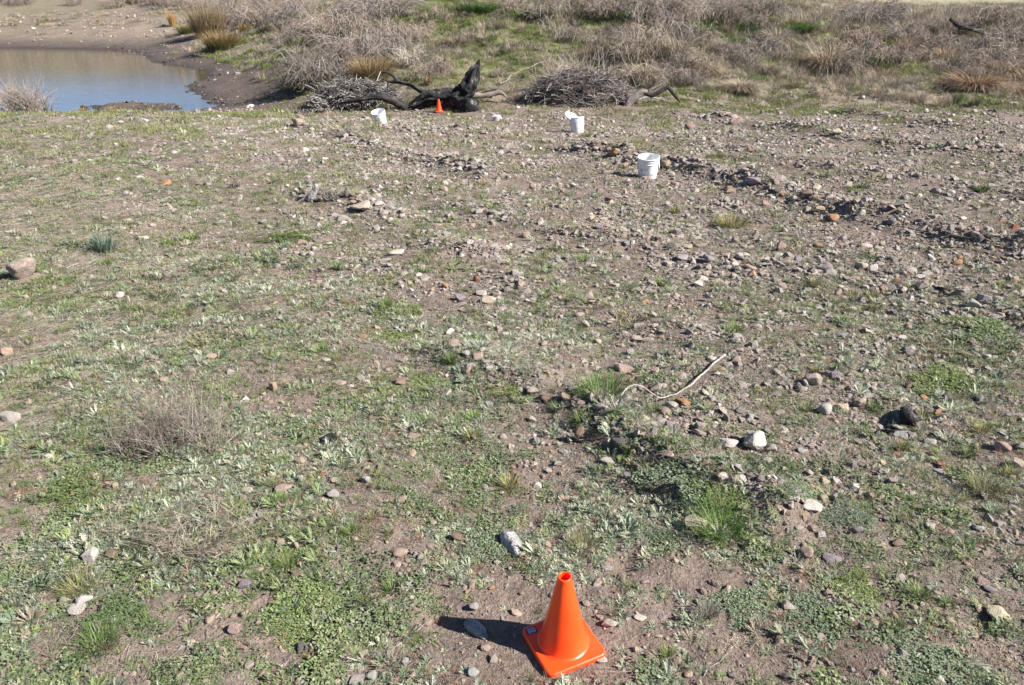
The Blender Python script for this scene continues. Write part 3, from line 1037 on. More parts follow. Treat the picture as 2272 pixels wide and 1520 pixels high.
# body-frame x runs from the bottom corner to the right corner
cz = float(H(cen.x, cen.y))
CONE = Vector((cen.x, cen.y, cz))
traffic_cone((cen.x, cen.y, cz + .004), rz, 'orange traffic cone with barcode sticker on bare dirt in the foreground', math.radians(-4), (math.radians(1.0), math.radians(-1.5)))
KEEP_OUT.append((cen.x, cen.y, .145))
q = ground_at(974, 249)
far_cone = traffic_cone((q.x, q.y, q.z + .01), .35, 'small distant orange traffic cone in front of the charred log', None)
KEEP_OUT.append((q.x, q.y, .3))
FAR_CONE_Y = q.y

# ------------------------------------------------------------------ buckets
def bucket(px, py, rz, tilt_to_cam, tilt_side, label, handle_side=1):
    q = ground_at(px, py)
    root = empty('bucket', (q.x, q.y, q.z - .004), rz)
    root.rotation_euler = (tilt_to_cam, tilt_side, 0)
    h, r0, r1, w = .285, .118, .139, .0035
    bm = bmesh.new()
    prof = [(.0001, .004), (r0 - .01, .003), (r0 - .002, .0), (r0, .004), (r0 + (r1 - r0) * .7, h * .72), (r1 - .003, h - .008), (r1, h), (r1 - w, h), (r1 - w - .003, h - .008), (r0 - w, .012), (.0001, .011)]
    lathe(bm, prof, 48)
    bmesh.ops.remove_doubles(bm, verts=bm.verts, dist=.0005)
    body = link('body', bm_mesh(bm, 'bucket_body'), root, 'white_plastic')
    for z0, z1, ex in ((h - .012, h + .003, .006), (h - .075, h - .066, .0065), (h - .040, h - .034, .005)):
        bm = bmesh.new()
        rr = lambda z: r0 + (r1 - r0) * z / h
        lathe(bm, [(rr(z0) - .001, z0), (rr(z0) + ex, z0 + .001), (rr(z1) + ex, z1 - .001), (rr(z1) - .001, z1)], 48)
        link('rim' if z1 > h else 'band', bm_mesh(bm, 'bucket_band'), root, 'white_plastic')
    for s in (-1, 1):
        bm = bmesh.new()
        box_bm(bm, s * (r1 + .001) - .006, s * (r1 + .001) + .006, -.014, .014, h - .066, h - .034)
        ear = link('handle_ear', bm_mesh(bm, 'handle_ear'), root, 'white_plastic')
        ear.rotation_euler = (0, 0, rz)
    g = Geo()
    t = np.linspace(0, np.pi, 25)
    R = r1 + .008
    a = math.radians(-62)
    P = np.stack([R * np.cos(t), -np.sin(t) * R * math.cos(a) * 1.02 * handle_side, h - .05 + np.sin(t) * R * math.sin(a)], -1)
    out = np.hypot(P[:, 0], P[:, 1])
    k = np.maximum(1, (r1 + .007) / np.maximum(out, 1e-3))
    P[:, :2] *= k[:, None]
    g.tubes(P[None], np.full((1, 25), .0028), (.5, .5, .5), 6)
    hd = link('handle', g.mesh('bucket_handle', 'wire_steel', True), root)
    hd.rotation_euler = (0, 0, rz)
    KEEP_OUT.append((q.x, q.y, .17))
    return tag(root, label, 'bucket', 'white plastic buckets'), q
bucket(1436, 394, .25, math.radians(8), math.radians(-2), 'open white plastic bucket beside a rounded tan rock, largest of the three')
bucket(846, 276, -.3, math.radians(17), math.radians(-8), 'open white bucket tipped forward in front of the brush pile')
b2, q2 = bucket(1281, 294, .4, math.radians(-5), math.radians(-5), 'white bucket with its lid propped at the rim on the gravel')
bm = bmesh.new()
lathe(bm, [(.0001, 0), (.118, 0), (.122, .004), (.146, .004), (.148, .0), (.150, .0), (.150, .016), (.147, .019), (.128, .019), (.124, .012), (.0001, .012)], 48)
bmesh.ops.remove_doubles(bm, verts=bm.verts, dist=.0005)
lid = link('bucket_cover', bm_mesh(bm, 'bucket_lid'), None, 'white_plastic')
lid.location = (q2.x - .115, q2.y + .06, q2.z + .275)
lid.rotation_euler = (math.radians(18), math.radians(24), 0)
tag(lid, 'white round lid resting tilted on the rim of a bucket', 'lid')

# ------------------------------------------------------------------ charred fallen log
def knobbly_tube(name, pts, radii, mat, parent=None, sides=20, per=10, rough=.12, seed=0, cap=True, squash=None):
    """a limb along a smooth path, with an uneven, furrowed surface."""
    r = np.random.default_rng(seed)
    pts, radii = np.array(pts, float), np.array(radii, float)
    n = len(pts)
    T = np.linspace(0, n - 1, (n - 1) * per + 1)
    def cr(A):
        out = []
        for t in T:
            i = min(int(t), n - 2)
            u = t - i
            p0, p1, p2, p3 = A[max(i - 1, 0)], A[i], A[i + 1], A[min(i + 2, n - 1)]
            out.append(.5 * (2 * p1 + (p2 - p0) * u + (2 * p0 - 5 * p1 + 4 * p2 - p3) * u * u + (3 * p1 - p0 - 3 * p2 + p3) * u ** 3))
        return np.array(out)
    P = cr(pts)
    R = np.maximum(np.interp(T, np.arange(n), radii), .001)
    d = np.gradient(P, axis=0)
    d /= np.linalg.norm(d, axis=1, keepdims=True) + 1e-9
    ref = np.array([0.0, 1.0, 0.15])
    a = np.cross(d, ref)
    a /= np.linalg.norm(a, axis=1, keepdims=True) + 1e-9
    bb = np.cross(d, a)
    ang = np.arange(sides) * 2 * np.pi / sides
    m_ = len(P)
    seg = np.concatenate([[0], np.cumsum(np.linalg.norm(np.diff(P, axis=0), axis=1))])
    aa, ss = np.meshgrid(ang, seg)
    fur = (vnoise(np.cos(aa) * 3.2 + 7 + seed, ss * 3.0 + np.sin(aa) * 3.2, seed) - .5) * 2 * rough + (vnoise(np.cos(aa) * 7 + 3, ss * 7 + np.sin(aa) * 7, seed + 3) - .5) * rough
    fur += (vnoise(np.cos(aa) * 1.2 + 11, ss * 1.1 + np.sin(aa) * 1.2, seed + 9) - .5) * rough * 1.6
    fur += (vnoise(aa * 3.0, ss * 5.0, seed + 13) - .5) * rough * .9 * (np.abs(aa - np.pi) < 3.0) + (vnoise(np.cos(aa) * 15, ss * 16 + np.sin(aa) * 15, seed + 17) - .5) * rough * .6
    RR = R[:, None] * np.maximum(.25, 1 + fur)
    V = P[:, None] + RR[..., None] * (a[:, None] * np.cos(ang)[None, :, None] + bb[:, None] * np.sin(ang)[None, :, None])
    V = V.reshape(-1, 3)
    Fq = []
    for k in range(m_ - 1):
        for s_ in range(sides):
            s2 = (s_ + 1) % sides
            Fq.append([k * sides + s_, k * sides + s2, (k + 1) * sides + s2, (k + 1) * sides + s_])
    flat, cnt = [i for q in Fq for i in q], [4] * len(Fq)
    V = np.concatenate([V, P[:1] - d[:1] * R[0] * .12, P[-1:] + d[-1:] * R[-1] * .12])
    for s_ in range(sides):
        s2 = (s_ + 1) % sides
        flat += [s2, s_, len(V) - 2, (m_ - 1) * sides + s_, (m_ - 1) * sides + s2, len(V) - 1]
        cnt += [3, 3]
    if parent is not None:
        V = V - np.array(parent.location)
    me = mesh_np(name, V, flat, cnt, None, mat, True)
    return link(name, me, parent)
LY = FAR_CONE_Y + .42
def lp(px, py, dy=0.0):
    return at_dist(px, py, LY + dy)
base = ground_at(985, 247)
log = empty('fallen_log', (base.x, LY, float(H(base.x, LY))))
tag(log, 'charred fallen log with an upright splintered spike and bent branches', 'log')
M = px2m(lp(1000, 215))
knobbly_tube('trunk', [lp(893, 247, .02), lp(915, 237, .0), lp(945, 219, .0), (lp(975, 214, .03)), lp(1005, 213, .05), lp(1030, 206, .06), lp(1046, 196, .08)], [v * M for v in (5, 10, 14, 16, 16.5, 19, 15)], 'charred_wood', log, 44, 18, .34, 3)
knobbly_tube('splintered_spike', [lp(1022, 212, .06), lp(1036, 200, .07), lp(1045, 184, .08), lp(1051, 166, .08), lp(1056, 154, .09), lp(1061, 143, .10), lp(1063, 132, .10)], [v * M for v in (15, 20, 19, 14.5, 9.5, 5, .8)], 'charred_wood', log, 44, 18, .32, 5)
knobbly_tube('burnt_stub', [lp(1004, 220, .05), lp(1024, 230, -.2), lp(1040, 236, -.45), lp(1050, 240, -.7)], [v * M for v in (12, 17, 18, 18.5)], 'charred_wood', log, 40, 16, .26, 8)
knobbly_tube('lower_branch', [lp(912, 242, 0), lp(896, 236, -.02), lp(872, 224, -.05), lp(845, 215, -.1), (lp(820, 216, -.1)), lp(795, 221, -.15), lp(768, 227, -.1), lp(752, 231, .0)], [v * M for v in (9, 8.5, 7.5, 6.5, 5.5, 4.5, 3.2, 2)], 'scorched_bark', log, 18, 10, .30, 11)
knobbly_tube('upper_branch', [lp(955, 212, .02), lp(938, 203, .1), lp(918, 191, .2), lp(898, 184, .28), lp(878, 181, .3), lp(861, 182, .3)], [v * M for v in (8, 6.5, 5.5, 5, 4.8, 2.5)], 'scorched_bark', log, 18, 10, .30, 14)
knobbly_tube('hooked_branch', [lp(880, 181, .3), lp(879, 174, .3), lp(870, 167, .3), lp(858, 160, .3), lp(849, 161, .3), lp(850, 172, .3)], [v * M for v in (4.5, 4, 3.2, 2.6, 2, 1)], 'scorched_bark', log, 10, 6, .16, 17)
knobbly_tube('broken_twig', [lp(866, 182, .3), lp(858, 179, .3), lp(848, 174, .28), lp(840, 173, .25)], [v * M for v in (2.5, 2, 1.6, .8)], 'scorched_bark', log, 8, 5, .15, 18)
knobbly_tube('broken_twig', [lp(862, 182, .3), lp(861, 189, .27), lp(860, 196, .25)], [v * M for v in (2.8, 2.2, 1)], 'scorched_bark', log, 8, 5, .15, 19)
knobbly_tube('grey_branch', [lp(1046, 211, .1), lp(1066, 212, .12), lp(1085, 210, .16), lp(1100, 206, .2), lp(1114, 207, .2), lp(1124, 217, .2)], [v * M for v in (7, 5.5, 5.5, 5.5, 4, 1.2)], 'bare_bark', log, 14, 6, .16, 21)
knobbly_tube('broken_twig', [lp(1070, 206, .12), lp(1082, 202, .15), lp(1096, 199, .18), lp(1106, 197, .2)], [v * M for v in (1.8, 1.8, 1.4, .6)], 'scorched_bark', log, 8, 5, .15, 22)
for k, pl in enumerate([[(930, 235), (926, 243), (921, 249)], [(940, 230), (938, 240), (931, 247)], [(955, 224), (952, 234), (950, 240)], [(1000, 228), (1001, 238), (997, 246)], [(992, 226), (990, 236), (991, 243)], [(798, 221), (803, 232), (802, 245)]]):
    knobbly_tube('root_splinter', [lp(x, y, -.05 * (k % 2)) for x, y in pl], [2.2 * M, 1.6 * M, .6 * M], 'charred_wood', log, 8, 5, .2, 30 + k)

# the second limb, further right
LY2 = ground_at(1390, 236).y + .15
def lq(px, py, dy=0.0):
    return at_dist(px, py, LY2 + dy)
b0 = ground_at(1388, 238)
limb = empty('dead_limb', (b0.x, b0.y, b0.z))
tag(limb, 'dead grey-brown tree limb with a sharply bent arm beside the brush heap', 'dead branch')
knobbly_tube('stem', [lq(1386, 243, -.1), lq(1396, 227, -.05), lq(1410, 213, 0), lq(1424, 205, .05), lq(1436, 205, .08)], [v * M for v in (6.5, 7.5, 7.5, 6, 4)], 'bare_bark', limb, 18, 10, .28, 40)
knobbly_tube('bent_arm', [lq(1428, 206, .06), lq(1444, 211, .08), lq(1456, 208, .1), lq(1470, 200, .12), lq(1482, 195, .12), lq(1490, 203, .12), lq(1500, 216, .12), lq(1509, 226, .1)], [v * M for v in (4, 4.5, 4.5, 4.5, 4.5, 4, 3.2, 1.6)], 'scorched_bark', limb, 12, 6, .14, 42)
knobbly_tube('upper_twig', [lq(1438, 203, .08), lq(1447, 197, .1), lq(1460, 191, .12), lq(1475, 183, .15)], [v * M for v in (2.5, 3.6, 2.2, .9)], 'bare_bark', limb, 8, 6, .15, 44)
knobbly_tube('lower_twig', [lq(1415, 222, 0), lq(1432, 216, .05), lq(1450, 217, .1), lq(1462, 218, .12), lq(1478, 210, .2)], [v * M for v in (1.8, 2, 1.5, 1.2, .6)], 'weathered_wood', limb, 8, 5, .15, 46)

# far dead branch on the bank
b0 = ground_at(2140, 72)
YB = b0.y - .4
def lb(px, py, dy=0.0):
    return at_dist(px, py, YB + dy)
fb = empty('dead_branch', tuple(b0))
tag(fb, 'dark broken branch lying across the top of the distant bank', 'dead branch')
MB = px2m(b0)
knobbly_tube('stem', [lb(2108, 42), lb(2120, 51), lb(2136, 59), lb(2160, 66), lb(2195, 80)], [v * MB for v in (3.7, 5.1, 5.8, 4.4, 2.7)], 'scorched_bark', fb, 10, 6, .15, 50)
knobbly_tube('fork', [lb(2132, 60), lb(2150, 57), lb(2176, 49)], [v * MB for v in (3.7, 3.4, 2.0)], 'scorched_bark', fb, 8, 6, .15, 51)
knobbly_tube('fork', [lb(2128, 63), lb(2155, 61), lb(2187, 59)], [v * MB for v in (3.4, 2.7, 1.4)], 'scorched_bark', fb, 8, 6, .15, 52)
knobbly_tube('thin_twig', [lb(2100, 44), lb(2098, 33), lb(2104, 24), lb(2118, 17), lb(2130, 22)], [v * MB for v in (1, .9, .8, .7, .4)], 'bare_bark', fb, 6, 6, .1, 53)

# small weathered wood pieces
def wood_piece(name, pxpts, radpx, mat, label, lift=.5, seed=0, rough=.22, cat='wood'):
    ps = [ground_at(x, y) for x, y in pxpts]
    mm = px2m(ps[0])
    root_loc = ps[0]
    P = [np.array(p) + np.array([0, 0, r * mm * lift]) for p, r in zip(ps, radpx)]
    o = knobbly_tube(name, P, [r * mm for r in radpx], mat, None, 12, 8, rough, seed)
    return tag(o, label, cat)
WY = ground_at(688, 448).y
MW = px2m(ground_at(688, 448))
st = empty('weathered_stump', tuple(ground_at(688, 447)))
tag(st, 'weathered silver-grey stump with pale prongs among the left stones', 'stump')
def lw(px, py, dy=0.0):
    return at_dist(px, py, WY + dy)
knobbly_tube('prong', [lw(690, 446), lw(692, 436), lw(698, 424), lw(701, 415), lw(699, 409)], [v * MW for v in (8, 8, 6, 6, 2.5)], 'weathered_wood', st, 14, 6, .3, 60)
knobbly_tube('side_root', [lw(694, 438), lw(682, 438), lw(671, 443), lw(660, 448)], [v * MW for v in (6, 4.5, 3.5, 1.5)], 'weathered_wood', st, 10, 6, .25, 61)
knobbly_tube('side_root', [lw(694, 440), lw(708, 442), lw(718, 447), lw(726, 453)], [v * MW for v in (6, 5, 3.2, 1.2)], 'bare_bark', st, 10, 6, .25, 62)
wood_piece('bark_chunk', [(1116, 1193), (1126, 1203), (1140, 1222), (1148, 1238)], [10, 17, 15, 5], 'weathered_wood', 'furrowed grey bark chunk beside the round green weed mat', .45, 63, .35)
wood_piece('wood_chip', [(1034, 1382), (1046, 1395), (1064, 1408), (1078, 1420)], [7, 13, 11, 4], 'weathered_wood', "splintered pale wood chip lying in the cone's shadow", .45, 64, .3)
wood_piece('charred_stub', [(2016, 945), (2010, 932), (2003, 920)], [14, 15, 10], 'charred_wood', 'small charred wood stub beside a dark hollow in the gravel', .9, 65, .4)
wood_piece('charred_bark', [(714, 990), (722, 978), (738, 974), (752, 980)], [4, 10, 11, 5], 'charred_wood', 'black curled bark piece among grey-green leaves left of centre', .4, 66, .3)
def stick(name, pxpts, radpx, mat, label, lift=1.2, seed=0, arch=0.0):
    """a thin stick resting on the highest points of the ground along its way."""
    A = np.array(pxpts, float)
    T = np.linspace(0, len(A) - 1, (len(A) - 1) * 4 + 1)
    px, py = np.interp(T, np.arange(len(A)), A[:, 0]), np.interp(T, np.arange(len(A)), A[:, 1])
    ps = [ground_at(round(float(a), 1), round(float(b_), 1)) for a, b_ in zip(px, py)]
    n = len(ps)
    gz = np.array([p.z for p in ps])
    hz = np.array([gz[max(0, k - 3):k + 4].max() for k in range(n)])
    hz = np.convolve(np.pad(hz, 2, mode='edge'), np.ones(5) / 5, mode='valid')
    P = [np.array([p.x, p.y, hz[k] + radpx * px2m(p) * lift]) for k, p in enumerate(ps)]
    R = [radpx * px2m(p) * (1 - .55 * k / (n - 1)) for k, p in enumerate(ps)]
    if name == 'curved_stick':
        for p in P:
            KEEP_OUT.append((p[0], p[1], .035))
            p[2] += .012
    o = knobbly_tube(name, P, R, mat, None, 8, 3, .14, seed)
    return tag(o, label, 'stick')
stick('curved_stick', [(1607, 795), (1590, 808), (1575, 822), (1553, 845), (1532, 862), (1500, 882), (1472, 892), (1420, 901), (1348, 903)], 2.8, 'pale_stick_wood', 'long pale curved stick lying across the gravel in mid ground', 1.3, 70, 3)
stick('long_pale_stick', [(1110, 194), (1140, 178), (1175, 160), (1206, 143), (1230, 134)], .9, 'pale_stick_wood', 'thin pale stick leaning on the slope behind the charred log', 2.0, 71)
for k, (pl, rp, lab) in enumerate([
    ([(745, 1410), (790, 1378), (850, 1338), (905, 1308), (950, 1289)], 1.6, 'long straw stalk crossing the weeds left of the cone'),
    ([(862, 1450), (900, 1422), (935, 1398), (965, 1368)], 1.3, "straw stalk pointing at the tip of the cone's shadow"),
    ([(660, 1292), (700, 1270), (735, 1248), (775, 1222)], 1.6, 'grey dry stalk beside a green weed mat at lower left'),
    ([(1562, 1502), (1570, 1486), (1600, 1468), (1637, 1432)], 1.8, 'bent pale stalk on bare dirt right of the cone'),
    ([(148, 598), (170, 590), (190, 580)], 2.0, 'pale grey stick beside the tan boulder at the left edge'),
    ([(365, 615), (385, 604), (408, 592)], 1.0, 'short straw stalk beside a small brown stone on the left'),
    ([(2145, 745), (2190, 738), (2250, 728)], 1.2, 'straw stalk among the weeds at the right edge'),
    ([(1230, 1265), (1290, 1250), (1335, 1244)], 1.0, 'straw stalk on the dirt just behind the near cone'),
    ([(1880, 1100), (1860, 1070), (1800, 1060), (1760, 1072)], 1.4, 'curled straw stalk on the gravel at lower right'),
    ([(1900, 972), (1870, 975), (1838, 992)], 1.2, 'looped dead stalk between pale rocks at lower right')]):
    stick('dry_stalk', pl, rp * .7, 'pale_stick_wood', lab, 2.2, 80 + k, 3)['group'] = 'dry stalks on the ground'
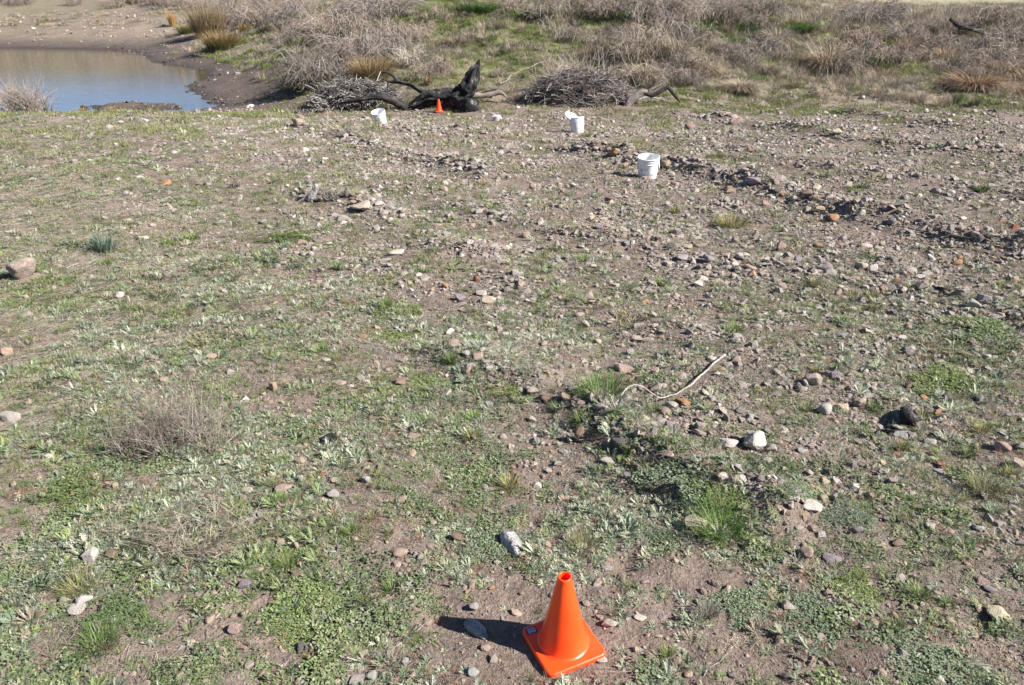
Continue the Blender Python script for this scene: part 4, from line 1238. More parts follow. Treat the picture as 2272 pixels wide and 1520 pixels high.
# ------------------------------------------------------------------ rocks one can pick out
RC = dict(e=(.35, .285, .25), z=(.80, .80, .80), w=(.54, .50, .44), c=(.50, .42, .31), t=(.41, .31, .23), p=(.43, .31, .255), o=(.40, .215, .11), g=(.36, .345, .325), d=(.10, .095, .10), u=(.27, .235, .245), r=(.34, .13, .085), b=(.24, .165, .12), k=(.47, .42, .365))
ROCKS = '''
54 630 68 60 e|big rounded pinkish-tan boulder standing in the weeds at the left edge
319 535 22 11 w|white stone on the weedy ground above the small brown stone
365 596 25 13 b|small brown stone on a bare patch of the left field
62 704 32 9 k|flat pale slab near the left edge below the boulder
365 414 35 10 o|flat orange-tan stone in the left field
295 722 16 10 o|little orange stone in thatch on the left
308 502 20 9 g|pale grey flat stone in the left field
15 795 30 24 t|tan rock cut by the left edge of the picture
25 940 41 26 k|pale oval rock at the left edge beside a smaller tan stone
3 952 18 16 t|small tan stone touching the pale oval rock
470 802 22 20 p|rosy upright stone behind the dry shrub
365 850 20 14 t|tan stone among weeds behind the dry shrub
108 1020 20 14 w|small white stone in dark weeds at the left
240 1052 28 12 g|flat grey stone by a green tussock at the left
257 1084 15 12 c|cream pebble below the dry shrub
550 1098 25 17 k|pale angular stone right of the lower dry shrub
203 1252 42 36 k|pale upright rock next to a small brown stone, lower left
248 1238 30 20 b|brown stone leaning by a pale upright rock, lower left
190 1345 32 28 w|white elongated rock resting against another, lower left
168 1362 40 22 k|pale rock under the white elongated one, lower left
145 1342 22 16 g|grey stone partly under grass beside the white rocks, lower left
70 1228 13 14 w|tiny white stone standing at the far lower left
545 1308 25 24 u|purplish grey stone beside silvery leaves, lower left
522 1404 28 20 p|pinkish stone among reddish weeds, lower left
630 1092 37 22 p|pale pink stone by grass tufts left of centre
740 1110 28 24 k|pale blocky stone beside a grey one left of centre
767 1099 15 14 u|small grey-purple stone touching a pale blocky one
745 1072 20 12 c|cream stone in weeds left of centre
669 1080 11 26 w|narrow white stone standing among grass
658 1284 26 24 b|brown-grey stone above the lower left weed mat
665 1258 14 16 o|small orange stone above a brown-grey stone
622 1212 20 18 t|tan stone among dry stalks at lower left
657 1222 14 18 p|small upright pinkish stone at lower left
672 1448 34 20 d|dark slate piece lying near the bottom left
793 1514 36 18 k|pale stone cut by the bottom edge of the picture
826 1510 26 22 g|grey stone touching a pale one at the bottom edge
884 1236 37 22 p|flat pinkish-grey stone on dirt left of the bark chunk
898 1476 20 18 g|grey stone in dirt near the bottom edge
1013 1202 28 18 b|brown crumbly stone left of the round weed mat
1050 1300 17 14 k|pale pebble under the round weed mat
1000 1308 14 18 c|cream pebble left of the round weed mat
1040 1317 20 12 t|tan pebble below the round weed mat
1091 1311 13 11 o|orange pebble at the foot of the round weed mat
1052 1354 25 17 g|grey stone at the edge of the cone's shadow
1050 1500 26 18 g|grey lump of stone near the bottom edge left of the cone
1540 1184 47 38 c|cream cut-faced rock with grey face beside bright green grass
1352 1394 31 20 k|pale grey stone right of the near cone
1330 1376 17 12 t|small tan stone just right of the near cone
1420 1378 27 15 w|smooth white stone on dirt right of the near cone
1334 1470 25 11 w|pale stone touching the corner of the near cone
1300 1517 18 16 w|white pebble below the near cone
1440 1464 18 14 t|tan pebble on dirt to the right of the near cone
1611 996 47 25 w|white rounded rock left of the largest white rock
1676 1000 56 42 w|largest white rock, flat-faced, at the edge of the weeds
1708 1012 32 30 k|pale rock touching the right side of the largest white rock
1668 972 24 15 g|grey stone behind the largest white rock
1640 1130 37 20 k|pale flat rock above bright grass, lower right
1800 1134 50 20 w|long white rock near a dark grey-leaved mat
1763 1114 28 15 w|white stone left of a long white rock
1753 1136 17 24 k|narrow pale stone left of a long white rock
1822 1116 24 18 c|cream stone behind a long white rock
1850 1112 22 20 g|grey stone behind a long white rock
1787 1244 34 32 p|pink sandstone block standing on the dirt, lower right
1846 1248 40 18 u|bluish grey flat stone right of the pink block
1897 1190 33 22 u|purple-grey rounded stone on gravel, lower right
1820 1194 26 16 k|pale stone between weeds and purple-grey stone
1950 1214 26 14 t|tan stone beside a brown flat one, lower right
1993 1212 37 15 b|brown flat stone on gravel, lower right
2031 1250 18 12 g|grey chip stone at lower right
2062 1175 23 16 k|pale rounded stone on gravel, lower right
2107 1146 16 15 w|small white stone on gravel, lower right
2178 1296 24 15 p|rosy flat stone by the right edge
2195 1314 28 16 u|dark bluish stone under a rosy flat one, right edge
2212 1376 50 30 c|large cream rock over a dark hollow, lower right corner
2062 1309 14 9 w|tiny white stone in weeds at lower right
1993 1012 22 9 r|flat reddish stone on gravel, right
2063 988 32 13 k|pale flat stone right of grey slabs
2002 976 44 20 g|grey slabs lying below the charred stub
2222 1004 36 24 p|pink rock at the right edge above angular slabs
2254 1042 30 26 c|cream slab propped by the right edge
2264 1000 22 16 k|pale stone at the right edge
2090 1040 34 13 r|reddish flat slab on gravel, right
1799 858 41 29 k|large pale pink flat-topped rock in the gravel
1853 842 28 18 u|purple-red stone beside a grass tuft in the gravel
1829 922 33 26 w|white rock with pitted face in the gravel
1867 913 37 20 c|pale tan oval rock in the gravel
1902 908 29 28 p|rosy wedge-shaped rock in the gravel
1838 900 13 16 w|small white stone above the pitted white rock
2047 892 24 15 o|orange-tan smooth stone in the gravel
1912 828 16 13 g|small grey stone among weeds, right
2022 866 28 18 b|dark brown broken stone in the gravel, right
2172 892 23 14 g|grey angular stone on weedy ground, right
1255 895 28 28 t|tan upright rock at the head of the weedy scarp
1271 873 21 16 w|white stone behind the tan upright rock
1288 904 19 17 p|pinkish stone right of the tan upright rock
1214 894 26 20 b|dark brown stone in shadow left of the tan upright rock
1285 986 19 36 b|tall narrow brown stone standing on dark soil
1374 998 37 28 d|dark grey rounded rock on the weedy scarp
1424 972 19 17 c|cream triangular stone near the scarp
1335 910 30 14 k|pale pink slab near the end of the curved stick
1181 938 20 15 k|pale stone on dirt left of the scarp
1347 1034 30 18 k|pale curled flat stone on dark soil
1482 1014 33 15 p|brick-pink oblong stone on top of the weeds
1483 958 29 22 u|rosy grey angular stone in gravel
1515 902 36 18 o|rust-brown slab below the curved stick
1456 872 36 22 k|grey-white rough rock above the curved stick
1382 826 42 15 p|flat pink slab behind a green grass patch
1397 790 21 16 g|grey pebble above the flat pink slab
1634 808 27 17 p|smooth peach-coloured stone at the end of the curved stick
1671 774 27 18 g|pale grey lump right of the peach-coloured stone
1631 764 24 14 g|grey flat stone above the peach-coloured stone
1578 894 20 17 k|pale stone right of the curved stick
1392 1068 27 18 u|purple-grey slab in weeds left of the scarp
1060 806 27 26 p|rosy wedge rock at the upper end of the weedy scarp
1073 782 18 12 k|pale stone behind the rosy wedge rock
1034 792 20 14 g|grey stone left of the rosy wedge rock
1037 832 20 16 t|tan stone below the rosy wedge rock
888 856 29 17 b|brown-grey rounded stone on weedy ground, centre left
755 864 27 20 p|pinkish flat stone with a white neighbour, centre left
607 874 16 24 p|narrow pink stone in silvery leaves, centre left
725 806 19 12 k|pale stone among silvery leaves, centre left
777 866 16 14 w|white stone beside a pinkish flat one, centre left
762 983 19 16 w|pale stone touching the black bark piece
918 976 28 15 p|rosy white stone on dirt, centre
932 960 13 14 c|cream stone behind the rosy white one, centre
900 957 12 12 k|pale pebble near the rosy white stone
1005 1055 29 13 t|flat tan oval stone on leaves, centre
666 1034 24 22 t|tan pointed stone among weeds left of centre
812 1074 22 17 g|grey stone among silvery leaves, centre left
768 441 12 21 d|dark slate standing upright by the weathered stump
783 455 14 14 t|tan stone at the foot of the upright slate
805 474 40 21 c|cream square-edged block in the left windrow
841 457 20 10 w|white stone behind the cream block
865 467 26 12 g|grey stone right of the cream block
882 475 20 12 k|grey and white stone at the end of the cream block's row
762 493 30 14 k|pale flat rock below the cream block
583 501 23 12 g|grey pale stone left of the windrow
582 540 22 12 b|brown stone with orange weeds, left of centre
670 547 21 15 t|tan pyramid-shaped stone left of centre
690 571 17 13 k|pale stone right of the tan pyramid-shaped one
880 568 40 13 w|long white flat slab in the middle of the gravel
883 553 9 8 c|little round cream pebble above the long white slab
856 585 24 11 k|pale stone below the long white slab
930 521 15 10 c|cream stone right of the left windrow
971 506 21 11 t|flat tan stone right of the left windrow
987 641 17 15 o|round orange-tan stone on dark soil
1022 674 29 24 u|grey-purple triangular rock on dark soil
1084 677 33 18 c|striped cream oval rock beside another oval
1069 659 30 14 k|pale oval rock behind the striped cream one
1100 660 20 12 t|tan flat stone right of the oval rocks
1058 627 18 14 r|rust-red stone above the grey-purple rock
660 738 21 20 t|tan stone with a dark gap behind it, left of centre
578 730 13 12 w|small white cube-like stone left of centre
836 734 17 12 p|rosy stone half buried in green weeds
805 754 18 12 o|orange-tan round stone half buried in weeds
1093 549 25 11 t|tan flat stone near a dark gap in the gravel
1050 538 16 14 w|white stone in the central gravel
1181 422 19 14 t|tan stone in the gravel below the middle bucket
1271 420 19 12 k|pale grey stone in the gravel below the middle bucket
1331 432 18 13 p|pink-tan stone left of the nearest bucket's shadow
1353 450 26 11 b|dark brown stone below the nearest bucket
1314 491 21 13 c|cream stone with grass behind it in central gravel
1338 493 18 10 g|grey stone right of the cream stone with grass
1462 537 20 15 p|pink rounded stone in the central gravel
1526 555 20 12 c|cream wedge beside dark stones in central gravel
1513 578 28 13 g|grey slab in the central gravel
1486 556 22 15 d|dark stone beside the cream wedge
1571 583 24 15 g|grey block right of the grey slab
1664 601 24 13 p|pale pink flat stone right of centre
1671 412 31 17 u|bluish grey rounded rock in the long windrow
1687 440 20 12 k|pale stone below the bluish grey rock
1698 461 18 14 p|rosy stone below the bluish grey rock
1299 729 23 16 k|pale broken stone in the lower central gravel
1412 760 24 14 c|cream stone behind the flat pink slab
1787 444 32 20 b|dark-faced brown block in the long windrow
1809 450 20 19 t|tan block beside the dark-faced brown block
1720 433 22 13 d|dark rounded rock in the long windrow
1837 447 22 14 k|pale stone right of the tan block
1820 476 22 25 p|pink rounded rock standing in front of the windrow
1848 495 29 18 o|brown-tan block right of the pink rounded rock
1978 502 22 18 u|dark purple rock sunk in the windrow
2105 527 19 26 g|grey upright rock with a dark hollow, long windrow
2163 530 20 14 k|pale grey stone right of the grey upright rock
2250 520 26 19 r|brown-red block near the right edge
2165 470 22 11 g|grey stone beyond the long windrow, right
1881 420 22 12 g|grey flat stone beside a green weed, upper right gravel
1732 564 19 26 p|upright pink-brown stone by a grass tuft
1815 554 31 15 b|brown oblong stone in gravel, right of centre
1840 565 17 10 k|pale oval stone right of the brown oblong one
1768 587 22 17 u|grey rounded stone in gravel, right of centre
1726 575 19 13 k|pale stone left of the grey rounded one
1910 600 26 16 c|cream rough stone in the right gravel band
1937 606 24 17 w|white oval stone in the right gravel band
1828 606 34 18 u|grey and rosy stones' larger slab in the right gravel band
1940 629 20 15 g|grey rounded stone below the white oval one
1991 634 23 14 o|orange-brown stone in the right gravel band
2160 687 31 21 w|white rounded rock heading a row near the right edge
2183 674 27 22 g|grey ridged rock next to the white rounded rock
2205 672 18 16 g|grey stone third in the row near the right edge
2254 709 20 13 k|pale stone low in the row near the right edge
2219 709 21 14 t|tan slab in the row near the right edge
1857 658 22 15 p|pale rosy stone with grass behind, right
1868 752 27 18 g|grey weathered stone in weeds, right
1920 702 22 12 g|grey stone by bright grass, right
2125 590 28 12 o|long tan-orange stone on sandy gravel, right
1920 553 35 11 k|long pale flat stone in the right gravel
1363 350 25 19 o|round orange rock behind the nearest bucket
1476 376 25 19 t|rounded tan rock touching the nearest bucket's right side
1530 294 27 17 b|dark brown rock on the far gravel
1630 279 24 13 p|pink rock on the far right-hand gravel
1855 302 21 14 c|cream square stone on the far gravel
2160 318 17 12 w|white stone in the far right windrow
2106 325 16 10 d|dark stone in the far right windrow
2216 332 18 12 g|grey stone in the far right windrow
1102 271 20 13 z|small bright white rock on the far gravel by the log
660 284 23 22 t|squarish tan rock at the rim above the pond
268 276 12 7 w|white stone on the near rim of the pond
74 278 14 8 p|pale pink stone on the near rim of the pond
279 230 7 6 w|white stone on the mud bar in the pond
768 350 10 9 w|small round white stone below the tipped bucket
1912 221 14 7 w|flat white stone at the edge of the far gravel
1600 237 8 7 w|tiny white stone on grass beyond the gravel
115 331 14 7 t|tan stone on the grassy left field
'''.strip().splitlines()
UNIT = [shard_mesh('rock_%02d' % k, 500 + k, 12 + k % 8, 'rock_stone', .10, 1, .05) if k % 4 else stone_mesh('rock_%02d' % k, 3, 500 + k, 10, 12.0, .03, 'rock_stone') for k in range(24)]
BIGU = {}
def put_rock(q, w, h, c, label, group, k, big=False):
    mm = px2m(q)
    r = np.random.default_rng(9000 + k)
    if big:
        me = stone_mesh('boulder', 4, 717, 13, 10.0, .06, 'rock_stone') if w > 66 and h > 56 else shard_mesh('rock_large', 700 + k, 18, 'rock_stone', .09, 3, .05)
    else:
        me = UNIT[k % len(UNIT)]
    sx = w * mm * 1.10
    dep = math.atan2(CAM_H - q.z, math.hypot(q.x, q.y))
    # the picture height mixes standing height and depth
    sy = min(sx * r.uniform(.62, .95), 1.2 * sx)
    sz = max(.30 * sx, min(1.35 * sx, (h * mm - sy * math.sin(dep) * .6) / math.cos(dep) * 1.15 + .1 * sx))
    sz = min(sz, .72 * sx)
    if h > w * 1.2:
        sz = h * mm * 1.15
    o = link('rock', me)
    o.scale = (sx, sy, sz)
    o.rotation_euler = (r.normal(0, .10), r.normal(0, .10), r.uniform(-.5, .5) + (math.pi if r.random() < .5 else 0))
    o.location = (q.x, q.y, q.z + sz * .37)
    v = r.uniform(.9, 1.1)
    o.color = tuple(min(.8, a * v * r.uniform(.96, 1.04)) for a in c) + (1,)
    KEEP_OUT.append((q.x, q.y, sx * .42))
    return tag(o, label, 'rock', group)
n_named = 0
for k, line in enumerate(ROCKS):
    d_, lab = line.split('|')
    x, y, w, h, c = d_.split()
    q = ground_at(float(x), float(y) - float(h) * .25)
    put_rock(q, float(w), float(h), RC[c], lab, 'rocks one can pick out', k, float(w) > 38)
    n_named += 1
# further medium stones strewn through the gravel, each told by its colour and its nearest picked-out neighbour
NAMED = []
for line in ROCKS:
    d_, lab = line.split('|')
    x, y = [float(v) for v in d_.split()[:2]]
    wd = lab.split()
    cut = next((i_ for i_, t_ in enumerate(wd) if t_.rstrip(',') in ('rock', 'stone', 'slab', 'block', 'boulder', 'pebble', 'wedge', 'piece', 'lump', 'slabs', 'slate')), 4)
    NAMED.append((x, y, ' '.join(wd[:cut + 1]).rstrip(',')))
r_ = np.random.default_rng(77)
cnt, tries = 0, 0
PALN = dict(k='pale', t='tan', g='grey', p='pinkish', u='purple-grey', b='brown', w='white', o='orange', c='cream')
seen = set(l.split('|')[1] for l in ROCKS)
while cnt < 300 - n_named and tries < 3000:
    tries += 1
    px, py = round(float(r_.uniform(640, 2262)), 1), round(float(r_.uniform(320, 1160)), 1)
    q = ground_at(px, py)
    if r_.random() > cover(M_GRAVEL, np.array([q.x]), np.array([q.y]), np.array([q.z]))[0] ** 1.5 or not clear_of(np.array([q.x]), np.array([q.y]))[0]:
        continue
    w = float(r_.uniform(13, 22) * (.75 + .35 * py / 1000))
    ck = 'kktgpgtubwoccg'[int(r_.integers(0, 14))]
    nx_, ny_, nm = min(NAMED, key=lambda t_: (t_[0] - px) ** 2 + (t_[1] - py) ** 2)
    dx, dy = px - nx_, py - ny_
    side = ('right of' if dx > 0 else 'left of') if abs(dx) > abs(dy) else ('below' if dy > 0 else 'above')
    lab = 'medium %s stone just %s the %s' % (PALN[ck], side, nm)
    if lab in seen or math.hypot(dx, dy) > 110 or len(lab.split()) > 16:
        continue
    seen.add(lab)
    put_rock(q, w, w * float(r_.uniform(.5, .8)), RC[ck], lab, 'medium stones strewn through the gravel', 1000 + cnt)
    cnt += 1

# ------------------------------------------------------------------ plants one can pick out
def plant(name, px, py, geos, label, cat, group=None, rz=0.0, D=None):
    """geos: list of (part name, mesh); the plant stands where the picture shows its foot."""
    q = ground_at(px, py) if D is None else Vector(at_dist(px, py, D))
    if len(geos) == 1:
        o = link(name, geos[0][1])
        o.location = q
        o.rotation_euler = (0, 0, rz)
    else:
        o = empty(name, tuple(q), rz)
        for pn, me in geos:
            c_ = link(pn, me, o)
            if pn in ('canes', 'twigs', 'stems', 'branches', 'undergrowth', 'dry_blades', 'woody_stems'):
                c_['kind'] = 'stuff'       # too fine to pick apart
    return tag(o, label, cat, group), q
def scaled(me, s):
    n = len(me.vertices)
    a = np.empty(n * 3, np.float32)
    me.vertices.foreach_get('co', a)
    me.vertices.foreach_set('co', (a.reshape(-1, 3) * np.array(s, np.float32)).ravel())
    me.update()
    return me

# round dry tussocks on the bank: x y w h palette label
TAN = STRAW + [(.38, .28, .19), (.42, .32, .22)]
BRN = [(.25, .18, .13), (.31, .235, .175), (.20, .145, .11), (.36, .285, .21)]
ORG = [(.48, .27, .12), (.42, .25, .12), (.36, .25, .13)]
for x, y, w, h, pal, lab in [
    (1832, 160, 100, 66, TAN, 'big round straw-coloured tussock on the bank'),
    (2018, 122, 62, 46, BRN, 'brownish dome-shaped tussock right of a bright green clump'),
    (2160, 196, 115, 38, BRN, 'wide low reddish-brown tussock near the right edge'),
    (1754, 196, 46, 20, BRN, 'small brown tussock at the edge of the gravel'),
    (2225, 168, 95, 40, TAN, 'sprawling straw tussock at the right edge of the bank'),
    (2022, 222, 52, 16, BRN, 'flat brown tuft where the bank meets the gravel'),
    (1497, 132, 80, 58, TAN, 'tall pale tussock above the bent dead limb'),
    (1600, 118, 46, 34, BRN, 'brown tussock between two green clumps on the bank'),
    (1640, 200, 90, 26, TAN, 'spread of flattened straw at the foot of the bank'),
    (1430, 178, 80, 40, TAN, 'straw tussock directly behind the brush heap'),
    (1720, 100, 70, 44, TAN, 'pale tussock left of the big round one'),
    (2090, 130, 60, 30, TAN, 'straw tussock behind the brownish dome'),
    (1960, 175, 60, 24, BRN, 'low brown tuft below a bright green clump'),
    (1560, 160, 70, 28, TAN, 'short straw tuft right of the pale tall tussock'),
    (1700, 160, 60, 26, TAN, 'low straw tuft left of the big round tussock'),
    (2250, 210, 60, 26, BRN, 'brown tuft at the right edge above the gravel'),
    (1330, 130, 60, 40, BRN, 'brown grass clump on the upper slope behind the brush heap'),
    (1010, 105, 70, 28, BRN, 'brown clump on the green slope above the log'),
    (1881, 8, 26, 15, ORG, 'orange tussock at the top edge of the picture'),
    (1941, 11, 18, 10, ORG, 'smaller orange tussock next to the topmost one'),
    (2050, 26, 34, 11, ORG, 'orange tuft on the far pale plain')]:
    q = ground_at(x, y)
    mm = px2m(q)
    g = Geo()
    n = int(950 * min(2.2, max(.5, w / 70)))
    a = U(0, 6.283, n)
    rr = np.sqrt(U(0, 1, n)) * .32
    root = np.stack([rr * np.cos(a), rr * np.sin(a) * .9, 0 * a], -1)
    g.blades(root, a + U(-.7, .7, n), U(.0, .8, n), U(.9, 2.5, n), U(.6, 1.25, n), .013 * U(.6, 1.5, n), pick(pal, n, .2), 5, None, U(-.7, .7, n))
    me = scaled(g.mesh('blades', 'dry_stalk_fibre'), (w * mm * .80, w * mm * .72, h * mm * 1.25))
    g2 = Geo()
    n = int(120 * min(2, w / 60) + 30)
    a = U(0, 6.283, n)
    g2.blades(np.stack([np.cos(a) * .45 * U(.6, 1, n), np.sin(a) * .45 * U(.6, 1, n), 0 * a], -1), a, U(.1, 1.0, n), U(.3, 1.2, n), U(.25, .55, n), .02 * U(.6, 1.4, n), pick(YGREEN + STRAW, n, .2), 3)
    me2 = scaled(g2.mesh('undergrowth', 'leaf'), (w * mm, w * mm, h * mm * .8))
    plant('tussock', x, y, [('dry_blades', me), ('undergrowth', me2)], lab, 'tussock', 'dry grass tussocks on the bank')

# bright green clumps on the bank
for x, y, w, h, lab in [
    (1925, 146, 64, 36, 'bright green grass clump right of the big round tussock'),
    (2195, 136, 66, 28, 'bright green grass clump near the right edge of the bank'),
    (1554, 78, 66, 36, 'green grass clump high on the bank left of the dead weeds'),
    (1642, 108, 50, 36, 'dark green clump right of the brown tussock'),
    (1660, 70, 60, 24, 'green clump below the top of the bank'),
    (1780, 68, 70, 22, 'green hollow grass left of a grey shrub'),
    (1180, 40, 90, 24, 'lush green grass at the top of the middle slope'),
    (1060, 25, 90, 22, 'green grass at the top of the picture right of the brambles'),
    (1420, 40, 70, 24, 'green grass under the dead stems on the upper bank'),
    (1670, 180, 60, 18, 'low green grass at the edge of the bank')]:
    q = ground_at(x, y)
    mm = px2m(q)
    g = Geo()
    n = 420
    a = U(0, 6.283, n)
    rr = np.sqrt(U(0, 1, n)) * .48
    g.blades(np.stack([rr * np.cos(a), rr * np.sin(a), 0 * a], -1), U(0, 6.283, n), U(.0, .8, n), U(.1, 1.1, n), U(.5, 1.05, n), .022 * U(.6, 1.5, n), pick([(.055, .125, .022), (.075, .155, .03), (.10, .17, .04), (.045, .10, .02)], n, .2), 3, None, U(-.7, .7, n))
    me = scaled(g.mesh('grass_clump', 'leaf'), (w * mm, w * mm * .8, h * mm))
    plant('grass_clump', x, y, [('grass_clump', me)], lab, 'grass clump', 'green clumps on the bank')

# rushes
RG, RO = [(.10, .13, .045), (.14, .15, .05), (.075, .105, .035)], (.34, .22, .11)
RB = [(.30, .21, .115), (.36, .27, .15), (.25, .19, .10)]
for x, y, w, h, pal, tip, lab in [
    (495, 110, 84, 42, RG, RO, 'dense rush clump with orange tips beside the pond'),
    (465, 78, 84, 68, RB, (.40, .30, .18), 'tall brown rush stand behind the orange-tipped clump'),
    (384, 58, 18, 34, [(.40, .25, .11), (.35, .25, .12)], None, 'thin orange reed tuft at the far corner of the pond'),
    (418, 74, 52, 24, RG, (.30, .25, .10), 'low green rush left of the tall brown stand'),
    (545, 76, 28, 26, RG, (.34, .22, .11), 'small rush tuft right of the tall brown stand'),
    (827, 178, 90, 52, [(.24, .18, .09), (.2, .17, .08), (.15, .15, .06)], (.30, .20, .11), 'orange-brown rush clump behind the brush pile'),
    (967, 166, 12, 20, RG, None, 'slim green rush tuft on the slope above the log'),
    (950, 190, 20, 24, RB, None, 'brownish rush tuft just above the charred log'),
    (2121, 233, 18, 30, [(.06, .085, .035), (.085, .11, .05)], None, 'dark green rush tuft at the edge of the gravel'),
    (2160, 237, 26, 24, [(.05, .07, .03), (.08, .10, .045)], (.2, .17, .1), 'second dark rush tuft near the right edge of the gravel'),
    (83, 57, 10, 10, RG, (.3, .22, .1), 'tiny tuft on the far pond bank, second from left'),
    (35, 58, 10, 10, RG, (.3, .22, .1), 'leftmost tiny tuft on the far pond bank'),
    (104, 46, 9, 8, RG, (.3, .22, .1), 'tiny tuft highest on the far pond bank'),
    (218, 50, 12, 12, RB, (.35, .24, .12), 'brown tuft on the far pond bank'),
    (185, 246, 26, 10, RB, RO, 'sparse rushes on the near rim of the pond'),
    (250, 246, 30, 12, RB, (.4, .3, .16), 'sparse rushes left of the mud bar'),
    (575, 118, 14, 9, RG, (.3, .22, .1), 'small tuft on the pebbly shore above the mud')]:
    q = ground_at(x, y)
    mm = px2m(q)
    g = Geo()
    n = int(max(36, min(1100, w * h * .42)))
    a = U(0, 6.283, n)
    rr = np.sqrt(U(0, 1, n)) * .36
    g.blades(np.stack([rr * np.cos(a), rr * np.sin(a), 0 * a], -1), a + U(-.8, .8, n), U(.0, .5, n), U(.0, .6, n), U(.5, 1.08, n), U(.7, 1.3, n) * max(.015, .9 / w), pick(pal, n, .2), 3, None, U(-.7, .7, n), tip)
    me = scaled(g.mesh('rush_stems', 'leaf'), (w * mm * 1.0, w * mm * .8, h * mm))
    plant('rush_clump', x, y, [('rush_clump', me)], lab, 'rushes', 'rush clumps')

# bramble, dead weeds and brush: x y w h stems palette arch radius label
BR = [(.28, .235, .205), (.36, .305, .27), (.20, .16, .14), (.42, .37, .325), (.30, .235, .19)]
def shrub(name, x, y, w, h, n, pal, arch, rad, lab, cat, side=2, base=.5, green=0, D=None, jitter=.1, m_=6, deep=.75, tall=0):
    q = ground_at(x, y) if D is None else Vector(at_dist(x, y, D))
    mm = px2m(q)
    g = Geo()
    W_, H_ = w * mm, h * mm
    twig_geo(g, W_ * 1.05, W_ * deep, H_, int(n * (.62 if name == 'bramble' else 1)), pal, rad, arch, side, base, m_, jitter, name == 'dry_shrub' and 'mat' not in lab)
    if name == 'bramble':
        green = int(green * 1.6) + 120
    parts = [('stems', g.mesh('stems', 'dry_stalk_fibre'))]
    if name == 'dry_shrub' and 'mat' not in lab:
        g4 = Geo()
        P = sprays(16, 7, .05) * np.array([W_ * .8, W_ * deep * .8, H_ * .75])
        g4.tubes(P, U(rad[1] * 1.3, rad[1] * 2.4, 16)[:, None] * np.linspace(1, .4, 7)[None], pick([(.16, .125, .105), (.22, .18, .155)], 16), 5)
        parts.append(('woody_stems', g4.mesh('woody_stems', 'dry_stalk_fibre')))
    if green:
        g2 = Geo()
        a = U(0, 6.283, green)
        rr = np.sqrt(U(0, 1, green)) * .5
        g2.blades(np.stack([rr * np.cos(a) * W_, rr * np.sin(a) * W_ * deep, 0 * a], -1), U(0, 6.283, green), U(.1, 1, green), U(.1, 1, green), U(.25, .75, green) * H_, .012 * W_ * U(.6, 1.4, green), pick([(.05, .06, .025), (.08, .095, .035), (.17, .15, .085), (.13, .105, .075), (.22, .18, .13)], green, .2), 3)
        parts.append(('undergrowth', g2.mesh('undergrowth', 'leaf')))
    if tall:
        g3 = Geo()
        P = arcs(tall, .5, 1.0, (.6, 1.25), 9, .02, .8) * np.array([W_ * 1.4, W_ * deep, H_ * 1.25])
        g3.tubes(P, U(rad[1] * .45, rad[1] * .75, tall)[:, None] * np.linspace(1, .5, 9)[None], pick([(.5, .46, .42), (.58, .54, .49), (.4, .36, .33)], tall), 4)
        parts.append(('canes', g3.mesh('canes', 'dry_stalk_fibre')))
    return plant(name, x, y, parts, lab, cat, 'bare shrubs and brambles', 0, D)
